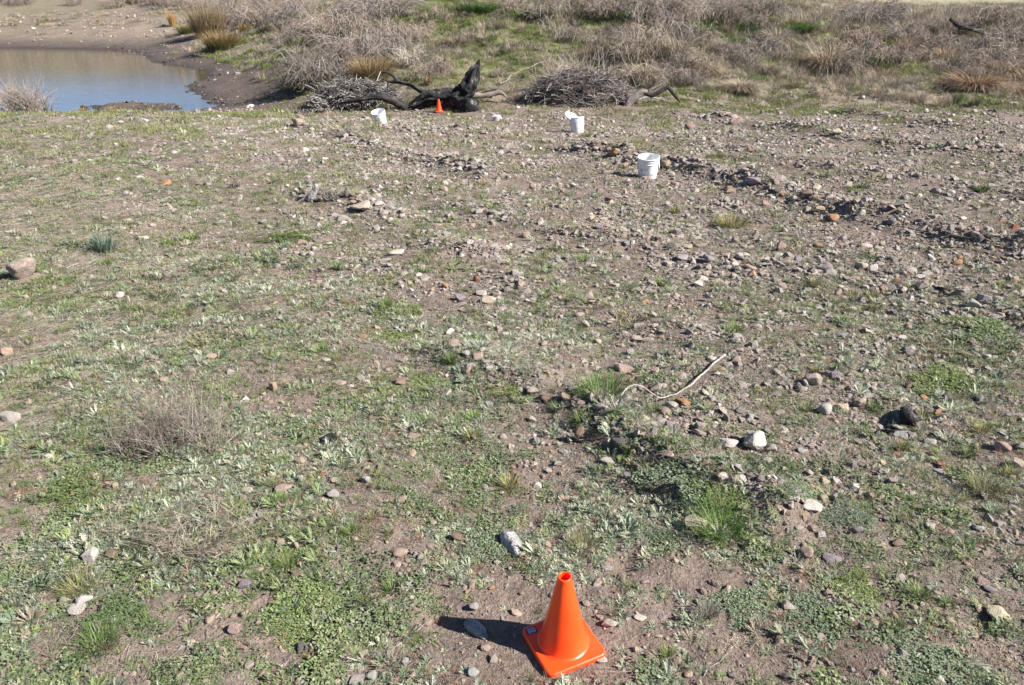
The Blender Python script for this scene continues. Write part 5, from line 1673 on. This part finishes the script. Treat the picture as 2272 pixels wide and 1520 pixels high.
for args in [
    (705, 192, 150, 66, 300, BR, (.5, 1.25), (.006, .012), 'grey bramble mound spilling down beside the mud flat', 260, 10),
    (795, 140, 170, 62, 300, BR, (.5, 1.2), (.006, .012), 'grey bramble thicket above the orange-brown rushes', 200, 12),
    (745, 85, 140, 52, 230, BR, (.4, 1.2), (.007, .013), 'bramble thicket uppermost on the left of the slope', 120, 9),
    (885, 105, 120, 50, 200, BR, (.4, 1.2), (.006, .012), 'bramble thicket with long pale canes above the log', 140, 9),
    (905, 150, 56, 44, 90, [(.43, .385, .35), (.5, .46, .42)], (.1, .5), (.006, .011), 'spiky pale twig bush just above the charred log', 120, 4),
    (840, 40, 150, 44, 200, BR, (.4, 1.2), (.007, .013), 'bramble tangle at the top of the slope', 80, 6),
    (590, 58, 110, 42, 160, BR, (.4, 1.1), (.008, .014), 'grey bramble right of the tall brown rush stand', 40, 4),
    (540, 22, 130, 34, 150, BR, (.4, 1.1), (.009, .016), 'grey scrub along the top edge beyond the pond', 30, 3),
    (640, 30, 120, 34, 120, BR, (.4, 1.1), (.008, .014), 'grey scrub at the top edge above the shore', 30, 3),
    (390, 16, 90, 26, 100, [(.16, .13, .12), (.24, .2, .18)], (.4, 1.1), (.009, .016), 'dark twiggy scrub at the top edge above the far bank', 0, 0),
    (1250, 96, 62, 46, 90, BR, (.2, .8), (.006, .012), 'grey twig bush with one tall upright stem on the slope', 60, 4),
    (1420, 130, 120, 62, 180, BR, (.8, 1.35), (.006, .012), 'tall dead weed stand with pale arching canes behind the brush heap', 140, 11),
    (1345, 40, 110, 40, 160, [(.20, .16, .145), (.28, .24, .215)], (.3, 1.0), (.007, .013), 'dark dead bush high on the middle slope', 120, 3),
    (1570, 50, 150, 52, 240, BR, (.3, 1.2), (.006, .012), 'grey dead weeds crowning the bank', 140, 8),
    (1640, 35, 90, 44, 140, BR, (.3, 1.1), (.006, .012), 'tall dead stems at the top right of the bank crown', 60, 6),
    (1470, 30, 110, 40, 150, BR, (.3, 1.2), (.007, .013), 'dead weeds at the top edge above the brush heap', 80, 6),
    (1930, 58, 116, 50, 220, BR, (.3, 1.0), (.006, .012), 'rounded grey twiggy shrub on the crest right of the green hollow', 60, 4),
    (1912, 100, 70, 34, 120, [(.27, .2, .165), (.35, .28, .24)], (.3, 1.1), (.006, .012), 'brown twiggy bush below the rounded grey shrub', 60, 4),
    (2010, 75, 90, 26, 110, BR, (.3, 1.1), (.006, .012), 'low grey scrub between two banks on the right', 80, 3),
    (2235, 100, 100, 40, 190, BR, (.4, 1.2), (.006, .012), 'grey bramble at the right edge below the broken branch', 60, 6),
    (2210, 140, 110, 32, 140, BR, (.4, 1.2), (.006, .012), 'lower grey bramble at the right edge of the bank', 60, 4),
    (2075, 110, 80, 36, 130, [(.27, .2, .165), (.35, .28, .24)], (.3, 1.1), (.006, .012), 'reddish twig scrub between the dome tussock and brambles', 60, 3),
    (2130, 165, 90, 26, 130, [(.27, .2, .165), (.35, .28, .24)], (.3, 1.1), (.006, .012), 'low brown scrub above the wide reddish tussock', 60, 3)]:
    shrub('bramble', args[0], args[1], args[2], args[3], args[4], args[5], args[6], args[7], args[8], 'bramble', 2, .7, args[9], tall=args[10])
# heaps of cut brush
def heap(name, x, y, w, h, n, pal, rad, lab, deep=.55):
    q = ground_at(x, y)
    mm = px2m(q)
    W_, H_ = w * mm, h * mm
    g = Geo()
    a, r0 = U(0, 6.283, n), np.sqrt(U(0, 1, n)) * .5
    cx, cy = r0 * np.cos(a) * W_, r0 * np.sin(a) * W_ * deep
    top = H_ * np.sqrt(np.clip(1 - (2 * r0) ** 2, .06, 1))
    cz = top * U(.1, .95, n) ** .7
    az, tl = U(0, 6.283, n), rng.normal(0, .35, n)
    L = U(.10, .32, n) * W_
    t = np.linspace(-.5, .5, 6)[None]
    P = np.stack([cx[:, None] + np.cos(az)[:, None] * t * L[:, None], cy[:, None] + np.sin(az)[:, None] * t * L[:, None], cz[:, None] + np.sin(tl)[:, None] * t * L[:, None]], -1)
    P += np.cumsum(rng.normal(0, .035 * W_ / 2, P.shape), 1) * .5
    P[..., 2] = np.clip(P[..., 2], .01, H_ * 1.25)
    g.tubes(P, U(rad[0], rad[1], n)[:, None] * np.linspace(1, .5, 6)[None], pick(pal, n), 4)
    g2 = Geo()
    k = n // 2
    i_ = rng.integers(0, n, k)
    p0 = P[i_, rng.integers(1, 6, k)]
    dr = rng.normal(0, 1, (k, 3)) + np.array([0, 0, .5])
    dr /= np.linalg.norm(dr, axis=1, keepdims=True)
    t = np.linspace(0, 1, 4)[None, :, None]
    Q = p0[:, None] + dr[:, None] * U(.04, .13, k)[:, None, None] * W_ * t
    Q[..., 2] = np.maximum(Q[..., 2], .01)
    g2.tubes(Q, U(rad[0], rad[1], k)[:, None] * np.linspace(.55, .25, 4)[None], pick(pal, k), 3)
    return plant(name, x, y, [('branches', g.mesh('branches', 'dry_stalk_fibre')), ('twigs', g2.mesh('twigs', 'dry_stalk_fibre'))], lab, 'brush pile', 'heaps of cut brush')
GB = [(.27, .24, .22), (.36, .33, .30), (.16, .14, .13), (.09, .08, .075), (.42, .385, .355)]
heap('brush_pile', 790, 236, 190, 58, 1500, GB, (.006, .015), 'pile of weathered grey branches behind the charred log')
heap('brush_pile', 704, 250, 56, 34, 320, GB, (.007, .018), 'small knot of grey roots at the left end of the brush pile')
heap('brush_pile', 1285, 226, 230, 72, 1000, GB[1:4] + [(.30, .255, .23), (.22, .18, .165), (.26, .21, .18)], (.005, .012), 'broad heap of thin grey brush beside the bent dead limb', .5)
shrub('dry_shrub', 1275, 205, 200, 80, 200, BR, (.2, 1.0), (.006, .012), 'bare twigs rising out of the broad brush heap', 'dry shrub', 2, .8, 120, tall=9)
# near dry shrubs
DS = [(.33, .28, .25), (.27, .225, .20), (.42, .36, .32), (.21, .175, .15)]
shrub('dry_shrub', 52, 252, 150, 78, 230, [(.34, .29, .26), (.28, .235, .21), (.42, .37, .33)], (.0, .35), (.004, .008), 'bare purplish-brown shrub on the near rim of the pond', 'dry shrub', 3, .6, 120, jitter=.16)
shrub('dry_shrub', 415, 985, 270, 165, 105, DS, (.0, .25), (.0008, .0018), 'bare twiggy shrub among silvery weeds, left foreground', 'dry shrub', 7, .30, 0, jitter=.09, m_=7)
shrub('dry_shrub', 310, 1000, 190, 85, 80, DS, (.1, .6), (.0008, .0018), 'low sprawling bare twigs left of the foreground shrub', 'dry shrub', 4, .6, 0, jitter=.12, m_=7)
shrub('dry_shrub', 445, 1225, 180, 95, 65, DS, (.05, .5), (.0007, .0016), 'low mat of fine dead twigs in the lower left weeds', 'dry shrub', 4, .8, 0, jitter=.3, m_=7)
shrub('dry_shrub', 735, 445, 50, 26, 70, DS, (.2, 1), (.003, .006), 'dead weed tangle behind the weathered stump', 'dry shrub', 2, .6, 0, jitter=.2)
shrub('dry_shrub', 525, 420, 44, 30, 60, DS, (.1, .9), (.003, .006), 'small dead bush on the left field below the pond rim', 'dry shrub', 2, .6, 0, jitter=.2)
shrub('dry_shrub', 775, 300, 30, 20, 50, DS, (.1, .9), (.004, .008), 'small dead bush in the gravel below the tipped bucket', 'dry shrub', 2, .6, 0, jitter=.2)

# green weed mats near by
MATC = dict(a=[(.14, .20, .075), (.18, .235, .10), (.23, .27, .14), (.10, .15, .055)], b=[(.16, .20, .12), (.21, .25, .165), (.26, .295, .215), (.12, .16, .085)], c=[(.12, .175, .05), (.16, .205, .07), (.21, .235, .095)])
for k, (x, y, w, h, pal, leaf, lab) in enumerate([
    (1075, 1225, 160, 120, 'b', .060, 'round mat of small green leaves beside the bark chunk'),
    (665, 1345, 170, 130, 'a', .060, 'round fern-like green weed mat, lower left'),
    (150, 1090, 150, 70, 'c', .07, 'dark green creeping weed below the foreground shrub'),
    (1530, 1060, 190, 90, 'b', .055, 'leafy green weed covering the left of the scarp'),
    (1610, 1090, 150, 70, 'c', .06, 'deep green weed on top of the scarp'),
    (1740, 1090, 90, 50, 'b', .07, 'small-leaved weed beside the long white rock'),
    (1880, 1150, 120, 56, 'b', .07, 'grey-green leafy mat right of the long white rock'),
    (1640, 1345, 130, 80, 'b', .07, 'grey-green leafy mat on dirt right of the cone'),
    (1790, 1370, 170, 130, 'b', .06, 'broad grey-green leafy mat, lower right'),
    (2060, 1475, 190, 120, 'b', .06, 'grey-green leafy mat at the bottom right'),
    (1900, 1310, 110, 70, 'c', .07, 'green leafy mat below the bluish grey stone'),
    (1430, 1190, 100, 46, 'b', .07, 'leafy mat on the dirt behind the near cone'),
    (870, 760, 130, 50, 'c', .07, 'green creeping weed at the left end of the scarp'),
    (940, 855, 130, 46, 'a', .07, 'green weed patch left of the scarp'),
    (1150, 870, 100, 40, 'c', .07, 'dark green weed at the head of the scarp'),
    (660, 1410, 130, 70, 'a', .07, 'green weed patch joining the fern-like mat'),
    (260, 1370, 140, 70, 'a', .07, 'leafy green weed beside the white elongated rock'),
    (2110, 850, 170, 60, 'c', .06, 'green weed patch near the right edge of the gravel'),
    (1960, 920, 10, 8, 'c', .1, 'tiny green sprout in the gravel'),
    (2190, 730, 130, 50, 'a', .07, 'weedy patch below the row of pale rocks'),
    (880, 690, 110, 40, 'c', .07, 'green weed patch on dark soil in the centre'),
    (640, 530, 110, 26, 'c', .08, 'green weeds left of the windrow'),
    (1450, 1490, 90, 60, 'b', .07, 'grey-green leaves at the bottom edge right of the cone'),
    (1250, 1480, 60, 30, 'b', .09, 'scrappy leaves just below the near cone')]):
    q = ground_at(x, y)
    mm = px2m(q)
    dep = math.atan2(CAM_H - q.z, math.hypot(q.x, q.y))
    n = int(np.clip(w * 13, 120, 2300))
    me = f_mat(k * 1.7, n, MATC[pal], leaf * .55)
    S = w * mm * 1.0
    me = scaled(me, (S, min(1.5 * S, h * mm / math.sin(dep) * .95), S * .55))
    o, _ = plant('weed_mat', x, y, [('weed_mat', me)], lab, 'weed', 'low weed mats')
    o.location.z += .004

# grass tufts near by
LG = [(.10, .17, .035), (.13, .20, .05), (.17, .22, .065), (.085, .14, .03)]
YG = [(.17, .19, .055), (.22, .22, .08), (.13, .155, .045), (.30, .26, .13)]
LGB = [(.12, .23, .035), (.15, .26, .05), (.19, .28, .07), (.10, .19, .03)]
NT = [
    (1335, 885, 130, 52, LGB, 'broad bright green grass patch right of the tan upright rock'),
    (1050, 936, 50, 26, LGB, 'neat bright green tuft on dark soil in the centre'),
    (1000, 812, 34, 36, LG, 'upright green tuft left of the rosy wedge rock'),
    (720, 784, 36, 24, LG, 'green tuft among silvery leaves, centre left'),
    (1600, 1196, 120, 84, LGB, 'large bright green grass patch beside the cream cut-faced rock'),
    (1296, 1224, 84, 40, YG, 'yellowish drooping grass tuft behind the near cone'),
    (1939, 916, 46, 30, LG, 'bright tuft right of the rosy wedge-shaped rock'),
    (2048, 932, 46, 28, YG, 'yellow-green tuft right of the charred stub'),
    (1789, 916, 36, 26, LG, 'tuft left of the pitted white rock'),
    (1810, 830, 32, 26, YG, 'yellow-green tuft left of the purple-red stone'),
    (1855, 824, 38, 18, LG, 'tuft behind the purple-red stone'),
    (2003, 1000, 42, 26, YG, 'yellow-tipped tuft below the grey slabs'),
    (2149, 1016, 46, 30, LG, 'bright tuft left of the pink rock at the right edge'),
    (2179, 962, 44, 28, YG, 'tuft above the pink rock at the right edge'),
    (2243, 1062, 52, 34, YG, 'straggling tuft under the cream slab, right edge'),
    (2185, 1100, 80, 50, YG, 'loose grey-green tuft near the right edge'),
    (1452, 920, 54, 26, LG, 'green tuft below the curved stick'),
    (1234, 914, 38, 26, LG, 'green tuft below the tan upright rock'),
    (1293, 944, 46, 36, LG, 'tall green tuft above the narrow brown stone'),
    (176, 1316, 84, 40, YG, 'drooping yellow-green tuft above the white rocks, lower left'),
    (225, 1440, 84, 50, LG, 'feathery green plant near the lower left corner'),
    (637, 1262, 48, 36, LG, 'green tuft left of the brown-grey stone, lower left'),
    (869, 1316, 52, 34, LG, 'bright spiky green plant left of the round weed mat'),
    (780, 1190, 52, 34, LG, 'green tuft left of the flat pinkish-grey stone'),
    (1440, 1058, 50, 24, YG, 'yellowish tuft in weeds left of the scarp'),
    (1345, 1010, 40, 20, LG, 'small tuft near the pale curled stone'),
    (1130, 1090, 60, 40, YG, 'brownish-green tuft in the silvery patch, centre'),
    (1050, 980, 60, 30, YG, 'pale tuft below the neat bright tuft'),
    (856, 688, 52, 26, LG, 'bright tuft at the edge of dark soil'),
    (750, 600, 36, 22, LG, 'bright tuft in the middle left'),
    (1291, 584, 38, 22, LG, 'bright tuft by the sandy patch'),
    (1468, 636, 44, 24, LG, 'bright tuft below the sandy patch'),
    (1623, 506, 86, 34, YG, 'wide yellowish grass patch in the right gravel'),
    (1498, 476, 34, 22, YG, 'tuft in gravel below the nearest bucket'),
    (1187, 698, 30, 16, LG, 'tiny tuft in the lower central gravel'),
    (1438, 710, 28, 16, YG, 'small yellow tuft in the lower central gravel'),
    (1630, 742, 62, 32, LG, 'leafy tuft above the pale grey lump'),
    (1806, 638, 42, 26, YG, 'tuft below the grey and rosy slab'),
    (2018, 644, 34, 18, YG, 'round tuft right of the orange-brown stone'),
    (1933, 664, 52, 20, YG, 'low tuft below the grey rounded stone'),
    (1886, 660, 28, 18, YG, 'small tuft beside the pale rosy stone'),
    (1862, 700, 32, 24, YG, 'tuft above the grey weathered stone'),
    (1940, 692, 46, 20, YG, 'feathery tuft right of the grey stone'),
    (1914, 420, 48, 18, [(.09, .14, .06), (.13, .18, .09)], 'dark green weed beside the grey flat stone, upper right gravel'),
    (1828, 396, 44, 16, [(.09, .14, .06), (.13, .18, .09)], 'green weed on the upper right gravel'),
    (2176, 428, 48, 20, [(.05, .11, .03), (.08, .15, .045)], 'dark green leafy weed in the right gravel'),
    (2170, 462, 50, 16, YG, 'tuft behind the grey stone beyond the windrow'),
    (425, 533, 64, 16, LG, 'green grass strip right of the white stone in the left field'),
    (372, 546, 60, 14, LG, 'green grass strip below the white stone in the left field'),
    (230, 592, 66, 18, LG, 'green cushion below the silvery bush, left field'),
    (155, 662, 32, 14, LG, 'small green cushion right of the boulder'),
    (515, 628, 36, 18, LG, 'bright tuft in the left field'),
    (135, 742, 50, 18, LG, 'green cushion below the boulder'),
    (310, 694, 22, 16, LG, 'small bright tuft in thatch, left field'),
    (1330, 352, 26, 10, LG, 'green tuft in front of the round orange rock'),
    (1300, 306, 40, 12, YG, 'grass at the foot of the lidded bucket'),
    (1590, 352, 60, 14, YG, 'grass patch right of the nearest bucket'),
    (2040, 1330, 60, 34, LG, 'green plant in the lower right weeds'),
    (2100, 1350, 44, 26, LG, 'bright plant left of the large cream rock'),
    (1985, 1400, 50, 30, YG, 'mossy yellow tuft in the lower right dirt'),
    (1400, 1310, 40, 22, YG, 'spiky grey-green tuft on dirt right of the cone'),
    (1480, 1460, 36, 24, LG, 'lone green tuft on dirt right of the cone'),
    (1570, 1370, 70, 30, STRAW, 'straw-coloured tuft on dirt right of the cone')]
for x, y, w, h, pal, lab in NT:
    q = ground_at(x, y - h * .15)
    mm = px2m(q)
    S = w * mm
    g = Geo()
    n = int(np.clip(w * 4.2, 80, 560))
    a = U(0, 6.283, n)
    rr = np.sqrt(U(0, 1, n)) * (.34 if w > 70 else .20)
    dep = math.atan2(CAM_H - q.z, math.hypot(q.x, q.y))
    hz = max(.25 * S, min(1.1 * S, h * mm * .85 / math.cos(dep)))
    g.blades(np.stack([rr * np.cos(a) * S, rr * np.sin(a) * S, 0 * a - .004], -1), a + U(-.9, .9, n), U(.1, 1.0, n), U(.1, .9, n), U(.35, 1.1, n) * hz * 1.15, U(.6, 1.3, n) * max(.0020, .0009 * q.y), pick(pal + pal + pal + STRAW[:2], n, .22), 3, None, U(-.7, .7, n))
    plant('grass_tuft', x, y - h * .15, [('grass_tuft', g.mesh('grass_tuft', 'leaf'))], lab, 'grass tuft', 'grass tufts in the stony ground')
q = ground_at(232, 560)
mm = px2m(q)
g = Geo()
n = 260
a = U(0, 6.283, n)
g.blades(np.stack([np.cos(a) * .09 * U(0, 1, n), np.sin(a) * .09 * U(0, 1, n), 0 * a], -1), a, U(.0, .8, n), U(-.4, .9, n), U(.3, 1, n) * .20, U(.004, .008, n), pick([(.16, .21, .15), (.22, .27, .2), (.12, .17, .12)], n), 2, [.5, 1, .2], U(-.7, .7, n))
plant('silvery_bush', 232, 560, [('silvery_bush', g.mesh('silvery_bush', 'leaf'))], 'upright silvery bush in the left field right of the boulder', 'plant')
# ------------------------------------------------------------------ stuff: gravel, clods, ground cover, litter
def dens(x, y, M, f=1.0, freq=1.3, seed=0, contrast=1.6):
    """keep each place with the cover map's chance, clumped by noise."""
    z = H(x, y)
    c = cover(M, x, y, z) * f
    if M is not M_GRAVEL:
        c = c * (1 - .93 * bare(x, y, z))
    nz = .5 + contrast * fbm(x, y, freq, 3, seed)
    k = (U(0, 1, len(x)) < c * np.clip(nz * 2, .08, 2.2)) & clear_of(x, y)
    k &= ~((x < -4) & (y > 18.5) & (z < WATER_Z + .02))
    return k
def ridge_boost(x, y):
    return np.clip(_ridge(x, y) / .07, 0, 1.5)
PX, PY, PS = [], [], []
for y0, y1, per, smin, smax in [(1.2, 3, 6000, .006, .055), (3, 5, 4000, .0095, .075), (5, 8, 3000, .0115, .10), (8, 12, 1450, .015, .12), (12, 16, 640, .019, .14), (16, 24, 270, .024, .15)]:
    x, y = wedge(y0, y1, per)
    k = dens(x, y, M_GRAVEL, .95, 2.1, 201, 2.6)
    # windrows gather more and bigger stones
    x, y = x[k], y[k]
    s = smin * U(.0005, 1, len(x)) ** (-1 / 1.85)
    rb = ridge_boost(x, y)
    s = np.where(s > smax, smin * U(1, 2.5, len(x)), s) * (1 + .2 * rb)
    PX.append(x); PY.append(y); PS.append(s)
    x2, y2 = wedge(y0, y1, per * .13)
    z2 = H(x2, y2)
    k = (ridge_boost(x2, y2) > .35) & (U(0, 1, len(x2)) < .75) & clear_of(x2, y2)
    x2, y2 = x2[k], y2[k]
    PX.append(x2); PY.append(y2); PS.append(np.minimum(smin * 1.9 * U(.0005, 1, len(x2)) ** (-1 / 2.0), smax * .9))
    # a thin sprinkling everywhere
    x3, y3 = wedge(y0, y1, per * .018)
    k = clear_of(x3, y3) & ~((x3 < -4) & (y3 > 17))
    x3, y3 = x3[k], y3[k]
    PX.append(x3); PY.append(y3); PS.append(np.minimum(smin * U(.001, 1, len(x3)) ** (-1 / 2.0), smax * .7))
# pebbles on the far pond bank and shore
x, y = U(-48, -3, 40000), U(21, 70, 40000)
z = H(x, y)
cg = cover(M_GRAVEL, x, y, z)
k = (z > WATER_Z + .1) & (U(0, 1, len(x)) < np.clip(cg * 1.5, 0, .5) * np.clip(.5 + 1.5 * fbm(x, y, .3, 2, 5), .1, 1.4))
PX.append(x[k]); PY.append(y[k]); PS.append(np.minimum(.05 * U(.002, 1, k.sum()) ** (-1 / 2.0), .30))
x, y, s = np.concatenate(PX), np.concatenate(PY), np.concatenate(PS)
P, R, S = stones_at(x, y, s)
P[:, 2] -= S[:, 2] * np.clip(rng.normal(.08, .14, len(P)), -.1, .33)
scatter('gravel', 'loose mixed gravel and pebbles strewn over the ground', P, R, S, PEB)
# crumbs of soil
X, Y, Z_ = [], [], []
for y0, y1, per, smin in [(1.2, 3, 2600, .006), (3, 5.5, 1000, .009), (5.5, 9, 180, .012)]:
    x, y = wedge(y0, y1, per)
    k = clear_of(x, y) & (U(0, 1, len(x)) < np.clip(.45 + 1.5 * fbm(x, y, 2.2, 2, 211), .05, 1))
    X.append(x[k]); Y.append(y[k]); Z_.append(np.minimum(smin * U(.002, 1, k.sum()) ** (-1 / 2.0), .045))
x, y, s = np.concatenate(X), np.concatenate(Y), np.concatenate(Z_)
P, R, S = stones_at(x, y, s, (.3, .7), .35)
scatter('soil_crumbs', 'crumbs and clods of brown soil lying on the ground', P, R, S, CLOD)

# churned mud by the water
x, y = U(-24, -6.5, 16000), U(20, 47, 16000)
z = H(x, y)
k = (z > WATER_Z - .03) & (z < WATER_Z + .22) & (U(0, 1, len(x)) < np.clip(.4 + 2 * fbm(x, y, .8, 2, 215), 0, .8))
P, R, S = stones_at(x[k], y[k], np.minimum(.05 * U(.01, 1, k.sum()) ** (-1 / 2.0), .25), (.2, .5), .4)
scatter('churned_mud', 'dark clods of mud churned up along the water edge', P, R, S, MUD)

def plants_on(bands, M, f, seed, contrast, size, zscale=(1, 1), freq=1.3, tilt=.12, sink=.0):
    X, Y, S_ = [], [], []
    for y0, y1, per, sm in bands:
        x, y = wedge(y0, y1, per)
        k = dens(x, y, M, f, freq, seed, contrast)
        X.append(x[k]); Y.append(y[k]); S_.append(U(size[0], size[1], k.sum()) * sm)
    x, y, s = np.concatenate(X), np.concatenate(Y), np.concatenate(S_)
    n = len(x)
    rot = slope_rot(x, y, U(0, 6.283, n), .8) + np.stack([rng.normal(0, tilt, n), rng.normal(0, tilt, n), 0 * x], -1)
    return np.stack([x, y, H(x, y) - sink * s], -1), rot, np.stack([s, s, s * U(zscale[0], zscale[1], n)], -1)
HERB = [(.17, .225, .09), (.21, .26, .115), (.135, .19, .065), (.27, .30, .16)]
GREYD = [(.30, .29, .22), (.38, .36, .29), (.24, .21, .155), (.33, .27, .21)]
ROS = [f_rosette(k) for k in range(7)] + [f_rosette(k, HERB, .8) for k in range(4)] + [f_rosette(k, GREYD, .7) for k in range(3)] + [f_rosette(k, [(.20, .245, .165), (.26, .30, .215), (.16, .21, .13)], 1.2) for k in range(3)]
P, R, S = plants_on([(1.2, 3.2, 3600, 1), (3.2, 5.5, 2100, 1.1), (5.5, 9, 700, 1.45), (9, 17, 170, 2.0)], M_SILVER, 1.15, 221, 2.6, (.018, .050), (.45, 1.05), 2.3)
k = rng.random(len(P)) < .10
S[k] *= U(1.5, 2.4, k.sum())[:, None]
sp = fbm(P[:, 0], P[:, 1], 1.4, 2, 227) + rng.normal(0, .10, len(P))
idx = np.where(sp > .13, rng.integers(7, 11, len(P)), np.where(sp < -.17, rng.integers(11, 14, len(P)), np.where(rng.random(len(P)) < .25, rng.integers(14, 17, len(P)), rng.integers(0, 7, len(P)))))
scatter('silvery_ground_cover', 'silvery grey-green lobed weeds carpeting the ground', P, R, S, ROS, idx)
MT = [f_mat(k, 320, [(.15, .19, .09), (.20, .23, .13), (.11, .16, .055), (.25, .27, .18)], .065) for k in range(6)]
P, R, S = plants_on([(1.2, 3.2, 110, 1), (3.2, 6, 75, 1.1), (6, 12, 26, 1.4)], M_SILVER, .9, 225, 3.2, (.06, .20), (.3, .8), 1.7)
scatter('creeping_weeds', 'small-leaved green weeds creeping over the ground', P, R, S, MT)
TG = [f_tuft(k, 34, GREEN + YGREEN, .16, .022) for k in range(6)] + [f_tuft(k, 30, YGREEN + STRAW[:2], .16, .022) for k in range(3)]
P, R, S = plants_on([(1.2, 3.2, 420, 1), (3.2, 5.5, 300, 1.1), (5.5, 9, 130, 1.3), (9, 13, 55, 1.6), (13, 18, 24, 1.9)], M_GREEN, 1.0, 231, 3.0, (.02, .07), (.7, 1.2), 1.6)
scatter('short_grass', 'short green grass blades sprouting between the stones', P, R, S, TG)
TF = [f_turf(k, 120, [(.13, .165, .055), (.17, .20, .075), (.22, .23, .10), (.30, .27, .15)], .5, (.07, .2), .022) for k in range(6)]
P, R, S = plants_on([(4, 9, 22, .8), (9, 14, 18, 1.1), (14, 20, 14, 1.4)], M_GREEN, 1.0, 233, 2.6, (.18, .42), (.7, 1.1), .9)
k = (P[:, 0] < 30)
scatter('field_turf', 'thin green turf patches on the open ground', P, R, S, TF)
LT = [f_litter(k) for k in range(8)]
P, R, S = plants_on([(1.2, 3.2, 260, .42), (3.2, 5.5, 180, .6), (5.5, 9, 90, .85), (9, 16, 36, 1.1)], M_DRY, 1.0, 241, 1.6, (.14, .34), (.8, 1.2), 1.3, .05)
scatter('straw_litter', 'dry straw and dead stalks littering the ground', P, R, S, LT)
TH = [f_turf(k, 120, STRAW + [(.25, .22, .14)], .5, (.06, .22), .014, 'dry_stalk_fibre', (.6, 1.5)) for k in range(6)]
P, R, S = plants_on([(1.2, 3.2, 340, .4), (3.2, 5.5, 230, .6), (5.5, 9, 110, .9), (9, 18, 46, 1.3)], M_DRY, .85, 243, 2.4, (.12, .30), (.6, 1.0), 1.0, .05)
scatter('dry_thatch', 'flattened dead grass thatch over the soil', P, R, S, TH)
RD = [f_tuft(k, 26, REDD + STRAW[3:4], .25, .03, None, (.3, 1.3), (0, .6)) for k in range(4)]
P, R, S = plants_on([(1.2, 3.2, 190, 1), (3.2, 6, 100, 1.1), (6, 11, 24, 1.4)], np.full_like(M_DRY, .5), 1.0, 251, 3.0, (.022, .05), (.5, 1), 2.2)
scatter('reddish_weeds', 'withered reddish-brown weeds dotted over the ground', P, R, S, RD)

# the bank, the slopes and the plain beyond
def bank_pts(n, x0, x1, y0, y1, M, f, seed, contrast, freq=.5):
    x, y = U(x0, x1, n), U(y0, y1, n)
    z = H(x, y)
    px, py, Z = project(x, y, z)
    c = cover(M, x, y, z) * f
    nz = np.clip(1 + contrast * 2 * fbm(x, y, freq, 3, seed), .05, 2.2)
    k = (U(0, 1, n) < c * nz) & (py < 262) & (np.abs(x) < .9 * y + 3)
    k &= ~((x < -3) & (z < WATER_Z + .28)) & clear_of(x, y)
    return x[k], y[k]
BG = [f_turf(k, 150, [(.11, .155, .04), (.15, .19, .055), (.20, .225, .075), (.27, .26, .115)], .5, (.10, .34), .022) for k in range(6)]
BD = [f_turf(k, 150, STRAW + BRN[1:2] + [(.2, .18, .1)], .5, (.12, .42), .018, 'dry_stalk_fibre', (.1, 1.4)) for k in range(6)]
BT = [f_tuft(k, 110, STRAW + BRN[:2], .3, .018, None, (.05, .9), (.3, 1.4), 'dry_stalk_fibre') for k in range(5)]
def lay_turf(name, label, x, y, size, protos, zs=(.6, 1.2)):
    n = len(x)
    s = U(size[0], size[1], n) * np.clip(np.hypot(x, y) / 28, .75, 1.6)
    rot = slope_rot(x, y, U(0, 6.283, n), .9)
    scatter(name, label, np.stack([x, y, H(x, y) - .01], -1), rot, np.stack([s, s, s * U(zs[0], zs[1], n)], -1), protos)
a1 = bank_pts(56000, -30, 32, 17.5, 40, M_GREEN, 1.1, 301, 2.6)
a2 = bank_pts(12000, -50, 60, 40, 85, M_GREEN, .35, 303, 2.0, .3)
lay_turf('bank_grass', 'green grass growing on the bank and slopes', np.concatenate([a1[0], a2[0]]), np.concatenate([a1[1], a2[1]]), (.22, .48), BG)
a1 = bank_pts(32000, -30, 32, 17.5, 40, M_DRY, .6, 305, 1.8)
a2 = bank_pts(44000, -60, 90, 36, 130, M_DRY, .6, 307, 1.4, .3)
lay_turf('bank_dry_grass', 'dead straw-coloured grass on the bank and plain', np.concatenate([a1[0], a2[0]]), np.concatenate([a1[1], a2[1]]), (.25, .6), BD)
a1 = bank_pts(6000, -12, 30, 19.5, 36, M_DRY, .6, 311, 3.0)
lay_turf('bank_dead_tufts', 'ragged dead tufts standing in the bank grass', a1[0], a1[1], (.22, .5), BT, (.8, 1.3))

# tangled scrub that clothes parts of the slope
def f_scrub(seed):
    g = Geo()
    twig_geo(g, 1.1, 1.0, .62, 46, BR, (.006, .013), (.5, 1.3), 3, .8, 6, .16)
    g.blades(np.stack([U(-.5, .5, 90), U(-.5, .5, 90), 0 * U(0, 1, 90)], -1), U(0, 6.283, 90), U(.1, 1, 90), U(.1, 1, 90), U(.15, .4, 90), .014 * U(.6, 1.4, 90), pick([(.06, .075, .03), (.10, .11, .045), (.19, .16, .10), (.24, .2, .14)], 90, .2), 3)
    return g.mesh('scrub', 'dry_stalk_fibre')
SCB = [f_scrub(k) for k in range(7)]
X, Y = [], []
for x0, y0, x1, y1, n in [(620, 20, 980, 185, 100), (1310, 20, 1720, 150, 80), (1850, 45, 2330, 175, 60), (500, 5, 700, 60, 40), (1120, 5, 1320, 60, 14), (1380, 150, 1560, 200, 20), (-60, 5, 480, 22, 30)]:
    for _ in range(n):
        q = ground_at(round(float(U(x0, x1, 1)[0]), 1), round(float(U(y0, y1, 1)[0]), 1))
        if fbm(np.array([q.x]), np.array([q.y]), .6, 2, 401)[0] > -.06 and clear_of(np.array([q.x]), np.array([q.y]))[0]:
            X.append(q.x); Y.append(q.y)
lay_turf('bank_scrub', 'tangled grey-brown scrub merging over the slope behind', np.array(X), np.array(Y), (.45, 1.15), SCB, (.6, 1.15))
